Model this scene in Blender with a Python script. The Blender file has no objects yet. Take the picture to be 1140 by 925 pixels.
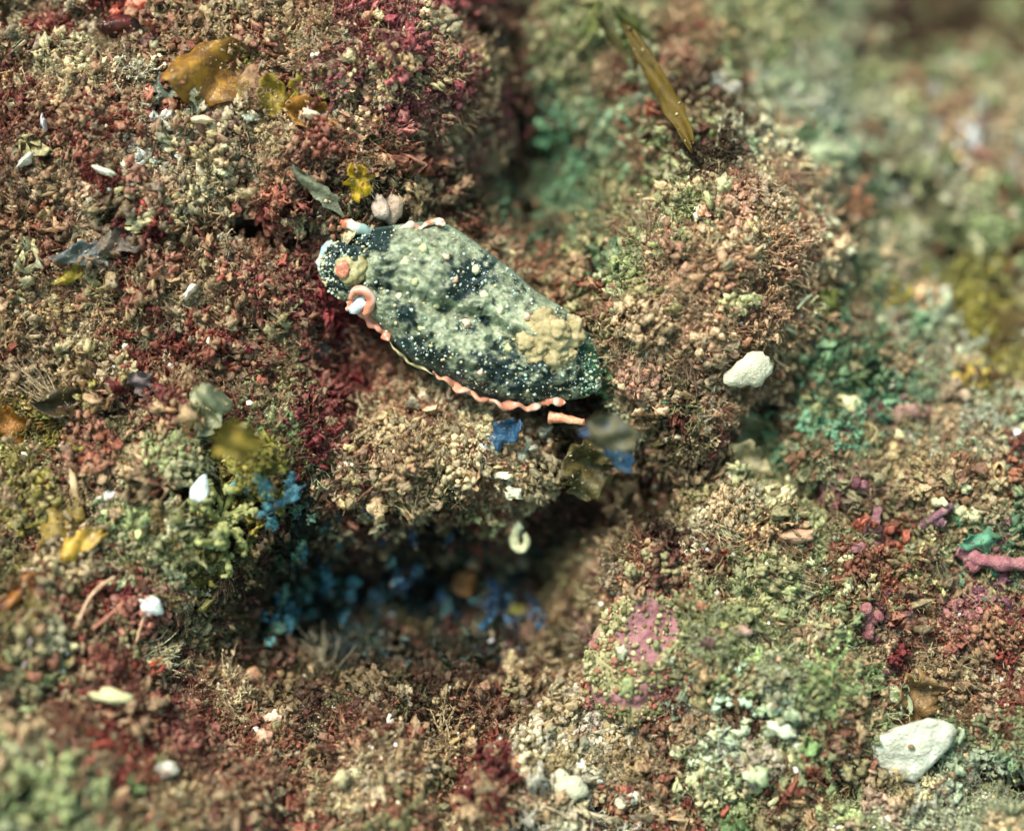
import bpy, math, random
import numpy as np
from mathutils import Matrix, Vector, Euler

random.seed(7)
RNG = np.random.default_rng(11)
R = math.radians
SC = bpy.context.scene
COL = SC.collection
SC.unit_settings.system = 'METRIC'
SC.unit_settings.scale_length = 0.01          # one unit is one centimetre: this is a macro subject

# ------------------------------------------------------------------ camera, sky, sun, exposure
TILT = R(35)                                   # camera looks down a reef slope
DIST = 26.0
WID = 13.8                                     # width of the view at the focus plane
PX = WID / 1140.0                              # one photograph pixel at the focus plane
ROT = Matrix.Rotation(TILT, 3, 'X')            # slope frame (u right, v up the slope, w off the slope) -> world
ROTN = np.array(ROT)
def world(p):
    return np.asarray(p, float) @ ROTN.T
cam = bpy.data.cameras.new('camera')
cam_ob = bpy.data.objects.new('camera', cam)
COL.objects.link(cam_ob)
cam_ob.location = world((0, 0, DIST))
cam_ob.rotation_euler = (TILT, 0, 0)
cam.sensor_width = 36
cam.lens = 36 * DIST / WID
cam.clip_start = 0.1
cam.clip_end = 2000
cam.dof.use_dof = True
cam.dof.focus_distance = DIST - 0.15
cam.dof.aperture_fstop = 0.038
SC.camera = cam_ob

SUN_UVW = Vector((-0.33, 0.60, 0.73)).normalized()      # direction towards the sun, slope frame
sun_dir = ROT @ SUN_UVW
elev = math.asin(sun_dir.z)
azim = math.atan2(sun_dir.x, sun_dir.y)
wd = bpy.data.worlds.new('World')
SC.world = wd
wd.use_nodes = True
nt = wd.node_tree
bg = nt.nodes['Background']
sky = nt.nodes.new('ShaderNodeTexSky')
sky.sky_type = 'NISHITA'
sky.sun_disc = False
sky.sun_elevation = elev
sky.sun_rotation = azim
water = nt.nodes.new('ShaderNodeMix')                    # daylight reaches the reef through sea water
water.data_type = 'RGBA'
water.blend_type = 'MULTIPLY'
water.inputs[0].default_value = 1.0
water.inputs[7].default_value = (0.84, 1.0, 0.70, 1)
nt.links.new(sky.outputs[0], water.inputs[6])
nt.links.new(water.outputs[2], bg.inputs[0])
bg.inputs[1].default_value = 0.15
sun = bpy.data.lights.new('sun', 'SUN')
sun.energy = 3.3
sun.angle = R(22)
sun.color = (1.0, 0.96, 0.87)
sun_ob = bpy.data.objects.new('sun', sun)
COL.objects.link(sun_ob)
sun_ob.rotation_euler = sun_dir.to_track_quat('Z', 'Y').to_euler()
sun_ob.location = sun_dir * 60
SC.view_settings.view_transform = 'Standard'
SC.view_settings.look = 'None'
SC.view_settings.gamma = 1
SC.view_settings.use_curve_mapping = False
SC.view_settings.exposure = 1.15
try:
    SC.cycles.use_denoising = True
    SC.cycles.use_adaptive_sampling = True
    SC.cycles.adaptive_threshold = 0.03
    SC.cycles.max_bounces = 6
    SC.cycles.diffuse_bounces = 4
    SC.cycles.glossy_bounces = 2
    SC.cycles.transmission_bounces = 4
    SC.cycles.caustics_reflective = False
    SC.cycles.caustics_refractive = False
except Exception:
    pass

# ------------------------------------------------------------------ noise
def _hash(ix, iy, iz, seed):
    h = (ix.astype(np.int64) * 374761393 + iy.astype(np.int64) * 668265263 + iz.astype(np.int64) * 2147483647 + seed * 974711) & 0xFFFFFFFF
    h = ((h ^ (h >> 13)) * 1274126177) & 0xFFFFFFFF
    h = ((h ^ (h >> 16)) * 2246822519) & 0xFFFFFFFF
    return ((h ^ (h >> 15)) & 0xFFFFFF) / float(0xFFFFFF)

def vnoise(x, y, z=None, seed=0):
    """Smooth value noise in -1..1."""
    x = np.asarray(x, float); y = np.asarray(y, float)
    z = np.zeros_like(x) if z is None else np.asarray(z, float)
    ix, iy, iz = np.floor(x), np.floor(y), np.floor(z)
    fx, fy, fz = x - ix, y - iy, z - iz
    sx, sy, sz = (f * f * f * (f * (f * 6 - 15) + 10) for f in (fx, fy, fz))
    r = 0
    for a in (0, 1):
        for b in (0, 1):
            for c in (0, 1):
                wgt = (sx if a else 1 - sx) * (sy if b else 1 - sy) * (sz if c else 1 - sz)
                r = r + wgt * _hash(ix + a, iy + b, iz + c, seed)
    return r * 2 - 1

def fbm(x, y, z=None, seed=0, octs=4, gain=0.5):
    r = 0; a = 1; f = 1; t = 0
    for k in range(octs):
        r = r + a * vnoise(np.asarray(x) * f, np.asarray(y) * f, None if z is None else np.asarray(z) * f, seed + k * 17)
        t += a; a *= gain; f *= 2.03
    return r / t * 1.6

def worley(x, y, seed=0):
    """Distance to the nearest jittered cell point."""
    ix, iy = np.floor(x), np.floor(y)
    d = np.full(np.shape(x), 9.0)
    zero = np.zeros_like(ix)
    for a in (-1, 0, 1):
        for b in (-1, 0, 1):
            jx = _hash(ix + a, iy + b, zero, seed)
            jy = _hash(ix + a, iy + b, zero, seed + 5)
            d = np.minimum(d, np.hypot(ix + a + jx - x, iy + b + jy - y))
    return d

def sm(e0, e1, x):
    t = np.clip((x - e0) / (e1 - e0), 0, 1)
    return t * t * (3 - 2 * t)

def muted(c, k=0.22):
    y = 0.35 * c[0] + 0.5 * c[1] + 0.15 * c[2]
    t = (y * 1.06, y * 0.99, y * 0.82)
    return tuple(a * (1 - k) + b * k for a, b in zip(c, t))
def lin(r, g, b):
    f = lambda c: (c / 12.92 if c <= 0.04045 else ((c + 0.055) / 1.055) ** 2.4)
    return (f(r / 255), f(g / 255), f(b / 255))

# ------------------------------------------------------------------ relief of the reef slope
def uv_of(px, py, h=0.0):
    k = PX * (DIST - h) / DIST
    return (px - 570) * k, (462.5 - py) * k

DEPTH = [  # where on the slope (as found in the photograph) and how far it stands off the middle plane
 (0,0,-.8),(100,150,-.1),(0,250,-.1),(180,100,-.15),(300,130,.0),(380,60,-.1),(470,90,.1),(440,150,-.2),(525,60,-.6),(560,60,-2.2),(545,150,-1.8),(545,230,-1.6),
 (600,220,-2.7),(675,165,-1.8),(625,140,-2.3),(640,60,-1.6),(730,100,-1.4),(830,100,-2.6),(950,60,-4.0),(1080,30,-5.6),(1080,110,-4.2),(1000,160,-3.3),(1120,200,-3.6),
 (950,230,-2.8),(1050,330,-2.4),(900,190,-1.5),(690,300,-.8),(770,225,.0),(770,300,.25),(850,300,.0),(720,380,-.1),(800,380,-.1),(900,340,-.9),(960,430,-1.4),(1080,400,-2.0),(1000,560,-.6),
 (1100,640,-.5),(850,440,-.8),(750,480,-.6),(690,540,-2.1),(640,600,-1.9),(480,630,-2.2),(560,650,-2.2),(400,640,-2.1),(480,690,-2.1),(570,705,-1.7),(640,650,-1.9),(690,580,-2.0),(720,570,-1.2),(240,585,.9),(262,490,.6),(215,560,.5),(340,620,-1.7),(330,700,-1.6),(420,705,-1.7),(520,735,-.9),
 (285,600,-.2),(430,520,.1),(520,520,.05),(600,520,-.3),(720,640,.0),(720,740,.05),(850,650,.1),(1010,830,.1),(850,850,.2),(600,850,.1),(500,785,-.1),(400,780,-.1),(300,800,.05),
 (100,700,.5),(50,850,1.3),(150,880,1.0),(20,600,.3),(100,500,.0),(230,450,.0),(385,402,-1.2),(330,370,-.3),(430,430,-.85),(510,447,-.85),(340,250,-.25),(450,330,-.45),(520,340,-.45),(580,390,-.5),(640,410,-.6),
 (400,290,-.4),(500,260,-.7),(600,310,-1.0),(660,370,-.7),(590,475,-1.0),(700,440,-.6),(1139,924,.5),(1139,500,-.6),(700,924,.3),(1139,0,-5.6),(300,924,.4),(0,924,1.6),(0,450,.0),(1139,760,.0)]
_dp = np.array([(*uv_of(x, y, h), h) for x, y, h in DEPTH])
def _phi(r): return np.sqrt(r * r + 0.15)
_A = _phi(np.hypot(_dp[:, None, 0] - _dp[None, :, 0], _dp[:, None, 1] - _dp[None, :, 1]))
_A[np.diag_indices(len(_dp))] -= 0.10
_mean = -0.8
_w = np.linalg.solve(_A, _dp[:, 2] - _mean)
def coarse(u, v):
    shp = np.shape(u); u = np.ravel(u); v = np.ravel(v)
    out = np.full(u.shape, _mean)
    uc, vc = np.clip(u, -8.5, 8.5), np.clip(v, -7, 7)
    for (a, b, _), wt in zip(_dp, _w):
        out += wt * _phi(np.hypot(uc - a, vc - b))
    return np.clip(out, -6.5, 2.2).reshape(shp)

SLUG_UP = [(356,297),(360,280),(376,266),(405,256),(440,250),(488,247),(519,262),(547,283),(572,301),(597,324),(628,343),(649,364),(663,388),(670,414),(668,432)]
SLUG_LO = [(356,297),(358,312),(369,328),(392,341),(414,357),(434,377),(460,402),(484,413),(505,425),(530,437),(560,447),(590,450),(625,446),(652,442),(668,432)]
_sa, _sb = np.array(uv_of(375, 300, -.3)), np.array(uv_of(655, 425, -.3))
def slug_dist(u, v):
    ax = _sb - _sa; L = np.dot(ax, ax)
    t = np.clip(((u - _sa[0]) * ax[0] + (v - _sa[1]) * ax[1]) / L, 0, 1)
    return np.hypot(u - _sa[0] - t * ax[0], v - _sa[1] - t * ax[1]) / (0.45 + 1.1 * np.sqrt(np.clip(t * (1 - t), 0, 1)))

def relief(u, v):
    wx = u + 0.25 * fbm(u * 0.9, v * 0.9, seed=3, octs=3)
    wy = v + 0.25 * fbm(u * 0.9 + 40, v * 0.9, seed=4, octs=3)
    a = 1 - worley(wx * 0.95, wy * 0.95, 21) ** 2 * 1.3
    b = 1 - worley(wx * 2.3, wy * 2.3, 22) ** 2 * 1.3
    c = 1 - worley(wx * 5.2, wy * 5.2, 23) ** 2 * 1.3
    amp = 0.65 + 0.5 * vnoise(u * 0.45, v * 0.45, seed=31)
    f1 = worley(wx * 0.8 + 7, wy * 0.8, 24); f2 = worley(wx * 1.9 + 3, wy * 1.9, 25)
    pit = sm(.60, .92, f1) * .85 + sm(.58, .90, f2) * .48
    r = -pit + amp * (0.55 * (a - 0.6) + 0.42 * (b - 0.6)) + 0.15 * (c - 0.6) + 0.26 * fbm(u * 0.55, v * 0.55, seed=9, octs=4)
    return r * (0.12 + 0.88 * sm(0.85, 1.5, slug_dist(u, v)))

def height(u, v):
    return coarse(u, v) + relief(np.asarray(u, float), np.asarray(v, float))

def at(px, py, lift=0.0):
    """The place on the slope seen at this spot of the photograph (slope frame)."""
    h = 0.0
    for _ in range(10):
        u, v = uv_of(px, py, h + lift)
        h = 0.5 * h + 0.5 * float(height(np.array([u]), np.array([v]))[0])
    u, v = uv_of(px, py, h + lift)
    return np.array((u, v, h + lift))

# ------------------------------------------------------------------ materials
def principled(name):
    m = bpy.data.materials.new(name); m.use_nodes = True
    return m, m.node_tree, m.node_tree.nodes['Principled BSDF']

_mats = {}
def paint(rgb, rough=0.6, var=0.35, scale=6.0, spec=0.4, thin=0.0, second=None, bump=0.25):
    """Mottled organic surface of one real colour (sRGB 0-255), optionally a second mottling colour, thin = light passing through."""
    key = (rgb, rough, var, scale, spec, thin, second, bump)
    if key in _mats: return _mats[key]
    m, t, b = principled('organic')
    n = t.nodes
    co = n.new('ShaderNodeTexCoord')
    nz = n.new('ShaderNodeTexNoise'); nz.inputs['Scale'].default_value = scale; nz.inputs['Detail'].default_value = 6; nz.inputs['Roughness'].default_value = 0.65
    t.links.new(co.outputs['Object'], nz.inputs['Vector'])
    cr = n.new('ShaderNodeValToRGB')
    c = np.array(lin(*rgb)); c2 = np.array(lin(*second)) if second else c * (1 + var)
    cr.color_ramp.elements[0].position = 0.36; cr.color_ramp.elements[1].position = 0.64
    cr.color_ramp.elements[0].color = (*(c * (1 - var)), 1); cr.color_ramp.elements[1].color = (*np.clip(c2, 0, .92), 1)
    e = cr.color_ramp.elements.new(0.5); e.color = (*c, 1)
    t.links.new(nz.outputs[0], cr.inputs[0])
    t.links.new(cr.outputs[0], b.inputs['Base Color'])
    b.inputs['Roughness'].default_value = rough
    b.inputs['Specular IOR Level'].default_value = spec
    nb = n.new('ShaderNodeTexNoise'); nb.inputs['Scale'].default_value = scale * 4; nb.inputs['Detail'].default_value = 4
    t.links.new(co.outputs['Object'], nb.inputs['Vector'])
    bu = n.new('ShaderNodeBump'); bu.inputs['Strength'].default_value = bump; bu.inputs['Distance'].default_value = 0.05
    t.links.new(nb.outputs[0], bu.inputs['Height']); t.links.new(bu.outputs[0], b.inputs['Normal'])
    if thin > 0:
        tr = n.new('ShaderNodeBsdfTranslucent'); t.links.new(cr.outputs[0], tr.inputs[0])
        mx = n.new('ShaderNodeMixShader'); mx.inputs[0].default_value = thin
        t.links.new(b.outputs[0], mx.inputs[1]); t.links.new(tr.outputs[0], mx.inputs[2])
        t.links.new(mx.outputs[0], n['Material Output'].inputs[0])
    _mats[key] = m
    return m

def attr_mat(name, attr_type, rough, spec, thin=0.0, island=0.0, fine=0.0, fscale=30.0, bump=0.0):
    m, t, b = principled(name); n = t.nodes
    at_ = n.new('ShaderNodeAttribute'); at_.attribute_name = 'col'; at_.attribute_type = attr_type
    out = at_.outputs['Color']
    if attr_type == 'INSTANCER':     # sediment caught on the outer knobs of each tuft
        du = n.new('ShaderNodeAttribute'); du.attribute_name = 'dust'; du.attribute_type = 'GEOMETRY'
        mu = n.new('ShaderNodeMix'); mu.data_type = 'RGBA'; mu.inputs[7].default_value = (*lin(206, 190, 146), 1)
        mm = n.new('ShaderNodeMath'); mm.operation = 'MULTIPLY'; t.links.new(du.outputs['Fac'], mm.inputs[0]); t.links.new(at_.outputs['Alpha'], mm.inputs[1]); t.links.new(mm.outputs[0], mu.inputs[0]); t.links.new(out, mu.inputs[6]); out = mu.outputs[2]
    if island > 0:
        g = n.new('ShaderNodeNewGeometry')
        mr = n.new('ShaderNodeMapRange'); mr.inputs['To Min'].default_value = 1 - island; mr.inputs['To Max'].default_value = 1 + island
        t.links.new(g.outputs['Random Per Island'], mr.inputs['Value'])
        mu = n.new('ShaderNodeMix'); mu.data_type = 'RGBA'; mu.blend_type = 'MULTIPLY'; mu.inputs[0].default_value = 1
        t.links.new(out, mu.inputs[6]); t.links.new(mr.outputs[0], mu.inputs[7]); out = mu.outputs[2]
    if fine > 0:
        tc = n.new('ShaderNodeTexCoord')
        nz = n.new('ShaderNodeTexNoise'); nz.inputs['Scale'].default_value = fscale; nz.inputs['Detail'].default_value = 5
        t.links.new(tc.outputs['Object'], nz.inputs['Vector'])
        mr = n.new('ShaderNodeMapRange'); mr.inputs['From Min'].default_value = .3; mr.inputs['From Max'].default_value = .7
        mr.inputs['To Min'].default_value = 1 - fine; mr.inputs['To Max'].default_value = 1 + fine
        t.links.new(nz.outputs[0], mr.inputs['Value'])
        mu = n.new('ShaderNodeMix'); mu.data_type = 'RGBA'; mu.blend_type = 'MULTIPLY'; mu.inputs[0].default_value = 1
        t.links.new(out, mu.inputs[6]); t.links.new(mr.outputs[0], mu.inputs[7]); out = mu.outputs[2]
        if bump > 0:
            bu = n.new('ShaderNodeBump'); bu.inputs['Strength'].default_value = bump; bu.inputs['Distance'].default_value = 0.06
            t.links.new(nz.outputs[0], bu.inputs['Height']); t.links.new(bu.outputs[0], b.inputs['Normal'])
    t.links.new(out, b.inputs['Base Color'])
    b.inputs['Roughness'].default_value = rough; b.inputs['Specular IOR Level'].default_value = spec
    if thin > 0:
        tr = n.new('ShaderNodeBsdfTranslucent'); t.links.new(out, tr.inputs[0])
        mx = n.new('ShaderNodeMixShader'); mx.inputs[0].default_value = thin
        t.links.new(b.outputs[0], mx.inputs[1]); t.links.new(tr.outputs[0], mx.inputs[2])
        t.links.new(mx.outputs[0], n['Material Output'].inputs[0])
    return m

# ------------------------------------------------------------------ mesh helpers
def mesh_data(name, verts, faces, mat=None, cols=None, smooth=True, attr='col'):
    me = bpy.data.meshes.new(name)
    me.from_pydata([tuple(map(float, p)) for p in verts], [], [tuple(map(int, f)) for f in faces])
    if smooth: me.polygons.foreach_set('use_smooth', [True] * len(me.polygons))
    if cols is not None:
        a = me.color_attributes.new(attr, 'FLOAT_COLOR', 'POINT')
        c = np.ones((len(verts), 4), np.float32); c[:, :3] = cols
        a.data.foreach_set('color', c.ravel())
    if mat: me.materials.append(mat)
    me.update()
    return me

def link(name, me, parent=None):
    o = bpy.data.objects.new(name, me)
    COL.objects.link(o)
    if parent: o.parent = parent
    return o

def tag(o, label, cat, group=None):
    o['label'] = label; o['category'] = cat
    if group: o['group'] = group
    return o

def pose(o, p, ang=0.0, pitch=0.0, roll=0.0):
    """Stand an object on the slope: ang turns it in the slope plane, pitch lifts its far end, roll tips it sideways."""
    m = ROT.to_4x4() @ (Matrix.Rotation(R(ang), 4, 'Z') @ Matrix.Rotation(R(pitch), 4, 'X') @ Matrix.Rotation(R(roll), 4, 'Y'))
    m.translation = Vector(world(p))
    o.matrix_world = m
    return o

def thing(name, label, cat, p, ang=0, pitch=0, roll=0, group=None):
    o = bpy.data.objects.new(name, None); COL.objects.link(o)
    o.empty_display_size = 0.2
    tag(o, label, cat, group)
    return pose(o, p, ang, pitch, roll)

_ico = {}
def ico(sub):
    if sub not in _ico:
        import bmesh
        bm = bmesh.new(); bmesh.ops.create_icosphere(bm, subdivisions=sub, radius=1)
        _ico[sub] = (np.array([v.co[:] for v in bm.verts]), [[v.index for v in f.verts] for f in bm.faces]); bm.free()
    return _ico[sub]

class Bag:
    """Collects pieces of one mesh."""
    def __init__(s): s.v = []; s.f = []; s.c = []; s.n = 0
    def add(s, v, f, col=None):
        v = np.asarray(v, float); s.v.append(v); s.f += [[i + s.n for i in q] for q in f]; s.n += len(v)
        s.c.append(np.tile(np.array(col if col is not None else (1, 1, 1), float), (len(v), 1)) if np.ndim(col) < 2 else np.asarray(col))
    def data(s, name, mat, cols=False, smooth=True, attr='col'):
        return mesh_data(name, np.vstack(s.v), s.f, mat, np.vstack(s.c) if cols else None, smooth, attr)

def lump(rx, ry, rz, sub=3, amp=0.25, freq=1.6, seed=0, octs=3, centre=(0, 0, 0)):
    v, f = ico(sub)
    d = 1 + amp * fbm(v[:, 0] * freq + seed * 7.3, v[:, 1] * freq + seed * 3.1, v[:, 2] * freq + seed, seed=seed, octs=octs)
    return v * d[:, None] * (rx, ry, rz) + np.array(centre), f

def tube(path, radii, n=8, cap=True, squash=1.0, rough=0.0, seed=0):
    path = np.asarray(path, float); k = len(path)
    radii = np.full(k, radii) if np.isscalar(radii) else np.asarray(radii, float)
    tan = np.gradient(path, axis=0); tan /= np.linalg.norm(tan, axis=1)[:, None] + 1e-9
    ref = np.array((0, 0, 1.0))
    if abs(tan[0] @ ref) > 0.9: ref = np.array((1.0, 0, 0))
    V = []; F = []
    x = np.cross(ref, tan[0]); x /= np.linalg.norm(x)
    for i in range(k):
        x = x - tan[i] * (x @ tan[i]); x /= np.linalg.norm(x) + 1e-9
        y = np.cross(tan[i], x)
        a = np.arange(n) * 2 * math.pi / n
        rr = radii[i] * (1 + rough * vnoise(np.cos(a) * 1.5 + i * 0.7, np.sin(a) * 1.5 + seed, seed=seed))
        V.append(path[i] + (np.cos(a) * rr)[:, None] * x + (np.sin(a) * rr * squash)[:, None] * y)
    for i in range(k - 1):
        for j in range(n):
            F.append((i * n + j, i * n + (j + 1) % n, (i + 1) * n + (j + 1) % n, (i + 1) * n + j))
    if cap:
        F.append(tuple(range(n - 1, -1, -1))); F.append(tuple((k - 1) * n + j for j in range(n)))
    return np.vstack(V), F

def spline(pts, n):
    pts = np.asarray(pts, float); m = len(pts)
    t = np.linspace(0, m - 1, n); out = []
    for x in t:
        i = min(int(x), m - 2); f = x - i
        p0 = pts[max(i - 1, 0)]; p1 = pts[i]; p2 = pts[i + 1]; p3 = pts[min(i + 2, m - 1)]
        out.append(0.5 * (2 * p1 + (p2 - p0) * f + (2 * p0 - 5 * p1 + 4 * p2 - p3) * f * f + (3 * p1 - p0 - 3 * p2 + p3) * f ** 3))
    return np.array(out)

def blade_mesh(L, W, curl=0.4, wave=0.15, thick=0.02, tip=0.5, seed=0, nu=9, nv=18, ragged=0.12):
    """An algal blade: thin but solid, narrow at its base, ruffled, curling off the ground towards its tip; centred on its middle."""
    V = []; rnd = random.Random(seed)
    ph = rnd.uniform(0, 6)
    for side in (1, -1):
        for i in range(nv):
            t = i / (nv - 1)
            w = W * 0.5 * (math.sin(math.pi * min(1, 0.06 + t * (1 - 0.06) * (0.5 + 0.5 * tip + 0.0))) ** 0.6 if tip < 1 else min(1, 0.3 + 2 * t))
            w *= 1 + ragged * float(vnoise(t * 9 + seed, 3.3 + 0, seed=seed + 1))
            for j in range(nu):
                s = j / (nu - 1) * 2 - 1
                y = (t - 0.5) * L * (1 + 0.12 * ragged * 4 * float(vnoise(s * 2 + seed, 9.1, seed=seed + 2)))
                z = curl * L * (t * t - 0.3) * 0.5 + wave * W * (s * s - 0.4) * math.sin(ph + t * 5) + wave * W * 0.35 * math.sin(ph + t * 9 + s * 3)
                V.append((s * w + 0.06 * L * math.sin(t * 2.5 + ph), y, z + side * thick * 0.5))
    F = []; N = nu * nv
    for i in range(nv - 1):
        for j in range(nu - 1):
            a = i * nu + j
            F.append((a, a + 1, a + nu + 1, a + nu)); F.append((N + a, N + a + nu, N + a + nu + 1, N + a + 1))
    for i in range(nv - 1):
        a = i * nu; F.append((a, a + nu, N + a + nu, N + a)); a = i * nu + nu - 1; F.append((a, N + a, N + a + nu, a + nu))
    for j in range(nu - 1):
        a = j; F.append((a, N + a, N + a + 1, a + 1)); a = (nv - 1) * nu + j; F.append((a, a + 1, N + a + 1, N + a))
    return np.array(V), F

def chip_mesh(outline, thick=0.12, dome=0.1, seed=0, rings=5, rough=0.03):
    """A broken plate of shell: an outline with real thickness, domed and pitted."""
    o = np.asarray(outline, float); n = len(o); c = o.mean(0)
    V = []; F = []
    for side in (1, -1):
        for r in range(rings, 0, -1):
            k = r / rings
            p = c + (o - c) * (k if r < rings else (1.0 if side > 0 else 0.985))
            z = dome * (1 - k ** 2) + (thick * 0.5 * side) * (1 if r < rings else 0.55)
            z = z + rough * vnoise(p[:, 0] * 7 + seed, p[:, 1] * 7, seed=seed + (side > 0))
            V.append(np.column_stack((p, z)))
        V.append(np.array([[c[0], c[1], dome + thick * 0.5 * side]]))
    V = np.vstack(V); half = rings * n + 1
    for s_, off in ((1, 0), (-1, half)):
        for r in range(rings - 1):
            for j in range(n):
                q = (off + r * n + j, off + r * n + (j + 1) % n, off + (r + 1) * n + (j + 1) % n, off + (r + 1) * n + j)
                F.append(q if s_ > 0 else q[::-1])
        for j in range(n):
            q = (off + (rings - 1) * n + j, off + (rings - 1) * n + (j + 1) % n, off + rings * n)
            F.append(q if s_ > 0 else q[::-1])
    for j in range(n):
        F.append((j, half + j, half + (j + 1) % n, (j + 1) % n))
    return V, F

def polygon(rx, ry, n=22, jag=0.18, seed=0):
    a = np.arange(n) * 2 * math.pi / n
    r = 1 + jag * vnoise(np.cos(a) * 1.6 + seed * 3.7, np.sin(a) * 1.6 + seed, seed=seed) + 0.25 * jag * vnoise(np.cos(a) * 5 + seed, np.sin(a) * 5, seed=seed + 3)
    return np.column_stack((np.cos(a) * rx * r, np.sin(a) * ry * r))

CLEAR = []       # (u, v, radius) spots where no turf grows: something stands there
def clear(px, py, rx, p=None):
    q = at(px, py) if p is None else p
    CLEAR.append((q[0], q[1], rx * PX))

# ------------------------------------------------------------------ the reef rock itself
PAL = {  # what grows where: (share, sRGB colour) of each cover
 'T': [(.30,(196,166,130)),(.18,(220,200,166)),(.18,(158,112,86)),(.22,(166,92,74)),(.12,(160,150,106))],
 'R': [(.36,(170,80,70)),(.24,(134,54,54)),(.16,(188,154,120)),(.16,(198,138,116)),(.10,(212,192,158))],
 'M': [(.38,(142,56,58)),(.26,(168,84,84)),(.18,(106,42,42)),(.16,(176,140,112))],
 'm': [(.42,(186,106,110)),(.26,(160,76,84)),(.20,(198,160,132)),(.16,(212,190,152))],
 'G': [(.32,(108,152,112)),(.30,(138,184,148)),(.18,(78,108,68)),(.16,(168,164,118)),(.08,(152,124,94))],
 'g': [(.40,(82,106,76)),(.32,(112,140,104)),(.16,(66,64,42)),(.12,(130,122,82))],
 'O': [(.34,(174,182,132)),(.30,(202,204,162)),(.24,(138,164,108)),(.08,(156,126,96)),(.04,(156,100,80))],  # olive growth, greened so the colour carries the water's cast
 'Y': [(.36,(172,160,76)),(.26,(148,140,64)),(.22,(180,176,126)),(.16,(136,104,62))],
 'P': [(.24,(176,116,120)),(.14,(146,88,102)),(.34,(190,170,132)),(.28,(172,158,118))],
 'W': [(.40,(216,206,180)),(.24,(234,228,212)),(.26,(192,170,132)),(.10,(194,142,122))],
 'B': [(.30,(58,46,34)),(.30,(40,72,80)),(.20,(82,50,40)),(.20,(52,60,44))],  # dark algae, also painting the hollow's shade where the sun reaches its floor
 'D': [(.34,(90,64,46)),(.22,(106,58,50)),(.24,(94,90,56)),(.20,(138,114,84))],  # dull brown growth; around the hollow its dark tone includes painted shade
 'L': [(.36,(190,198,168)),(.34,(216,216,192)),(.22,(160,184,150)),(.08,(190,168,140))],  # pale growth with the green water veil mixed into its colour
 'S': [(.36,(212,184,148)),(.28,(226,208,174)),(.22,(190,148,118)),(.14,(178,112,92))],
 'H': [(.38,(214,172,144)),(.18,(176,122,98)),(.44,(224,200,168))],
}
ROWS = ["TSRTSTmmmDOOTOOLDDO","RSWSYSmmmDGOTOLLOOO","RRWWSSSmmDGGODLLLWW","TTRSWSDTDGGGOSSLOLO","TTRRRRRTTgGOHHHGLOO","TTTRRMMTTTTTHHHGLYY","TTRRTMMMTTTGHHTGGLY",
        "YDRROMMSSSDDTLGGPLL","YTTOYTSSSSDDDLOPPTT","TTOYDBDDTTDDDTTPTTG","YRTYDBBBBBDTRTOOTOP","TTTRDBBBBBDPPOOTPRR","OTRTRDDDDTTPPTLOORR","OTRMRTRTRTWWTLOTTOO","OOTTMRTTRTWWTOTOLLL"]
LET = sorted(PAL)
GRID = np.array([[LET.index(c) for c in r] for r in ROWS])
def pix_of(u, v, h):
    k = DIST / (DIST - h) / PX
    return 570 + u * k, 462.5 - v * k
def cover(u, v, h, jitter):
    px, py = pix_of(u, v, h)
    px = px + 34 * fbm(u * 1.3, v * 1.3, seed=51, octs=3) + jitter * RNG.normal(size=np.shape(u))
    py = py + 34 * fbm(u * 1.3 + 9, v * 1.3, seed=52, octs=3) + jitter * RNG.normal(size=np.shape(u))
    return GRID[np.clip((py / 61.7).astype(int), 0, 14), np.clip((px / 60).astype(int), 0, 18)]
MEANCOL = np.array([np.sum([s * np.array(lin(*c)) for s, c in PAL[k]], axis=0) for k in LET])

def axis(lo, hi, step, far):
    inner = np.arange(lo, hi, step); out = []; s = step; x = hi
    while x < far: out.append(x); s *= 1.22; x += s
    left = []; s = step; x = lo - step
    while x > -far: left.append(x); s *= 1.22; x -= s
    return np.array(left[::-1] + list(inner) + out)
gu = axis(-8.2, 8.2, 0.030, 60); gv = axis(-6.8, 6.8, 0.030, 60)
UU, VV = np.meshgrid(gu, gv)
HH = height(UU, VV)
far_ = np.maximum(np.abs(UU) - 8, 0) + np.maximum(np.abs(VV) - 7, 0)
HH = HH + 0.9 * fbm(UU * .3, VV * .3, seed=77, octs=3) * sm(0, 4, far_)
P = world(np.stack((UU, VV, HH), -1).reshape(-1, 3))
nu_, nv_ = len(gu), len(gv)
idx = np.arange(nu_ * nv_).reshape(nv_, nu_)
quads = np.stack((idx[:-1, :-1], idx[:-1, 1:], idx[1:, 1:], idx[1:, :-1]), -1).reshape(-1, 4)
me = bpy.data.meshes.new('seabed')
me.vertices.add(len(P)); me.vertices.foreach_set('co', P.astype(np.float32).ravel())
me.loops.add(quads.size); me.loops.foreach_set('vertex_index', quads.astype(np.int32).ravel())
me.polygons.add(len(quads)); me.polygons.foreach_set('loop_start', np.arange(0, quads.size, 4, dtype=np.int32))
me.polygons.foreach_set('use_smooth', np.ones(len(quads), bool))
me.update(calc_edges=True)
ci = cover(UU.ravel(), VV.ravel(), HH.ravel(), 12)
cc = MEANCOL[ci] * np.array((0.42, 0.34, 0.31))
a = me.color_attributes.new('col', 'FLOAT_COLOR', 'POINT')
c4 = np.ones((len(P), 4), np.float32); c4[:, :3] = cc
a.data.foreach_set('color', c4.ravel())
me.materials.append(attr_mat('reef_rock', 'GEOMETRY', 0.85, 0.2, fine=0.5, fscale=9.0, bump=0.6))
seabed = link('seabed', me)
seabed['kind'] = 'structure'

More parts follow.
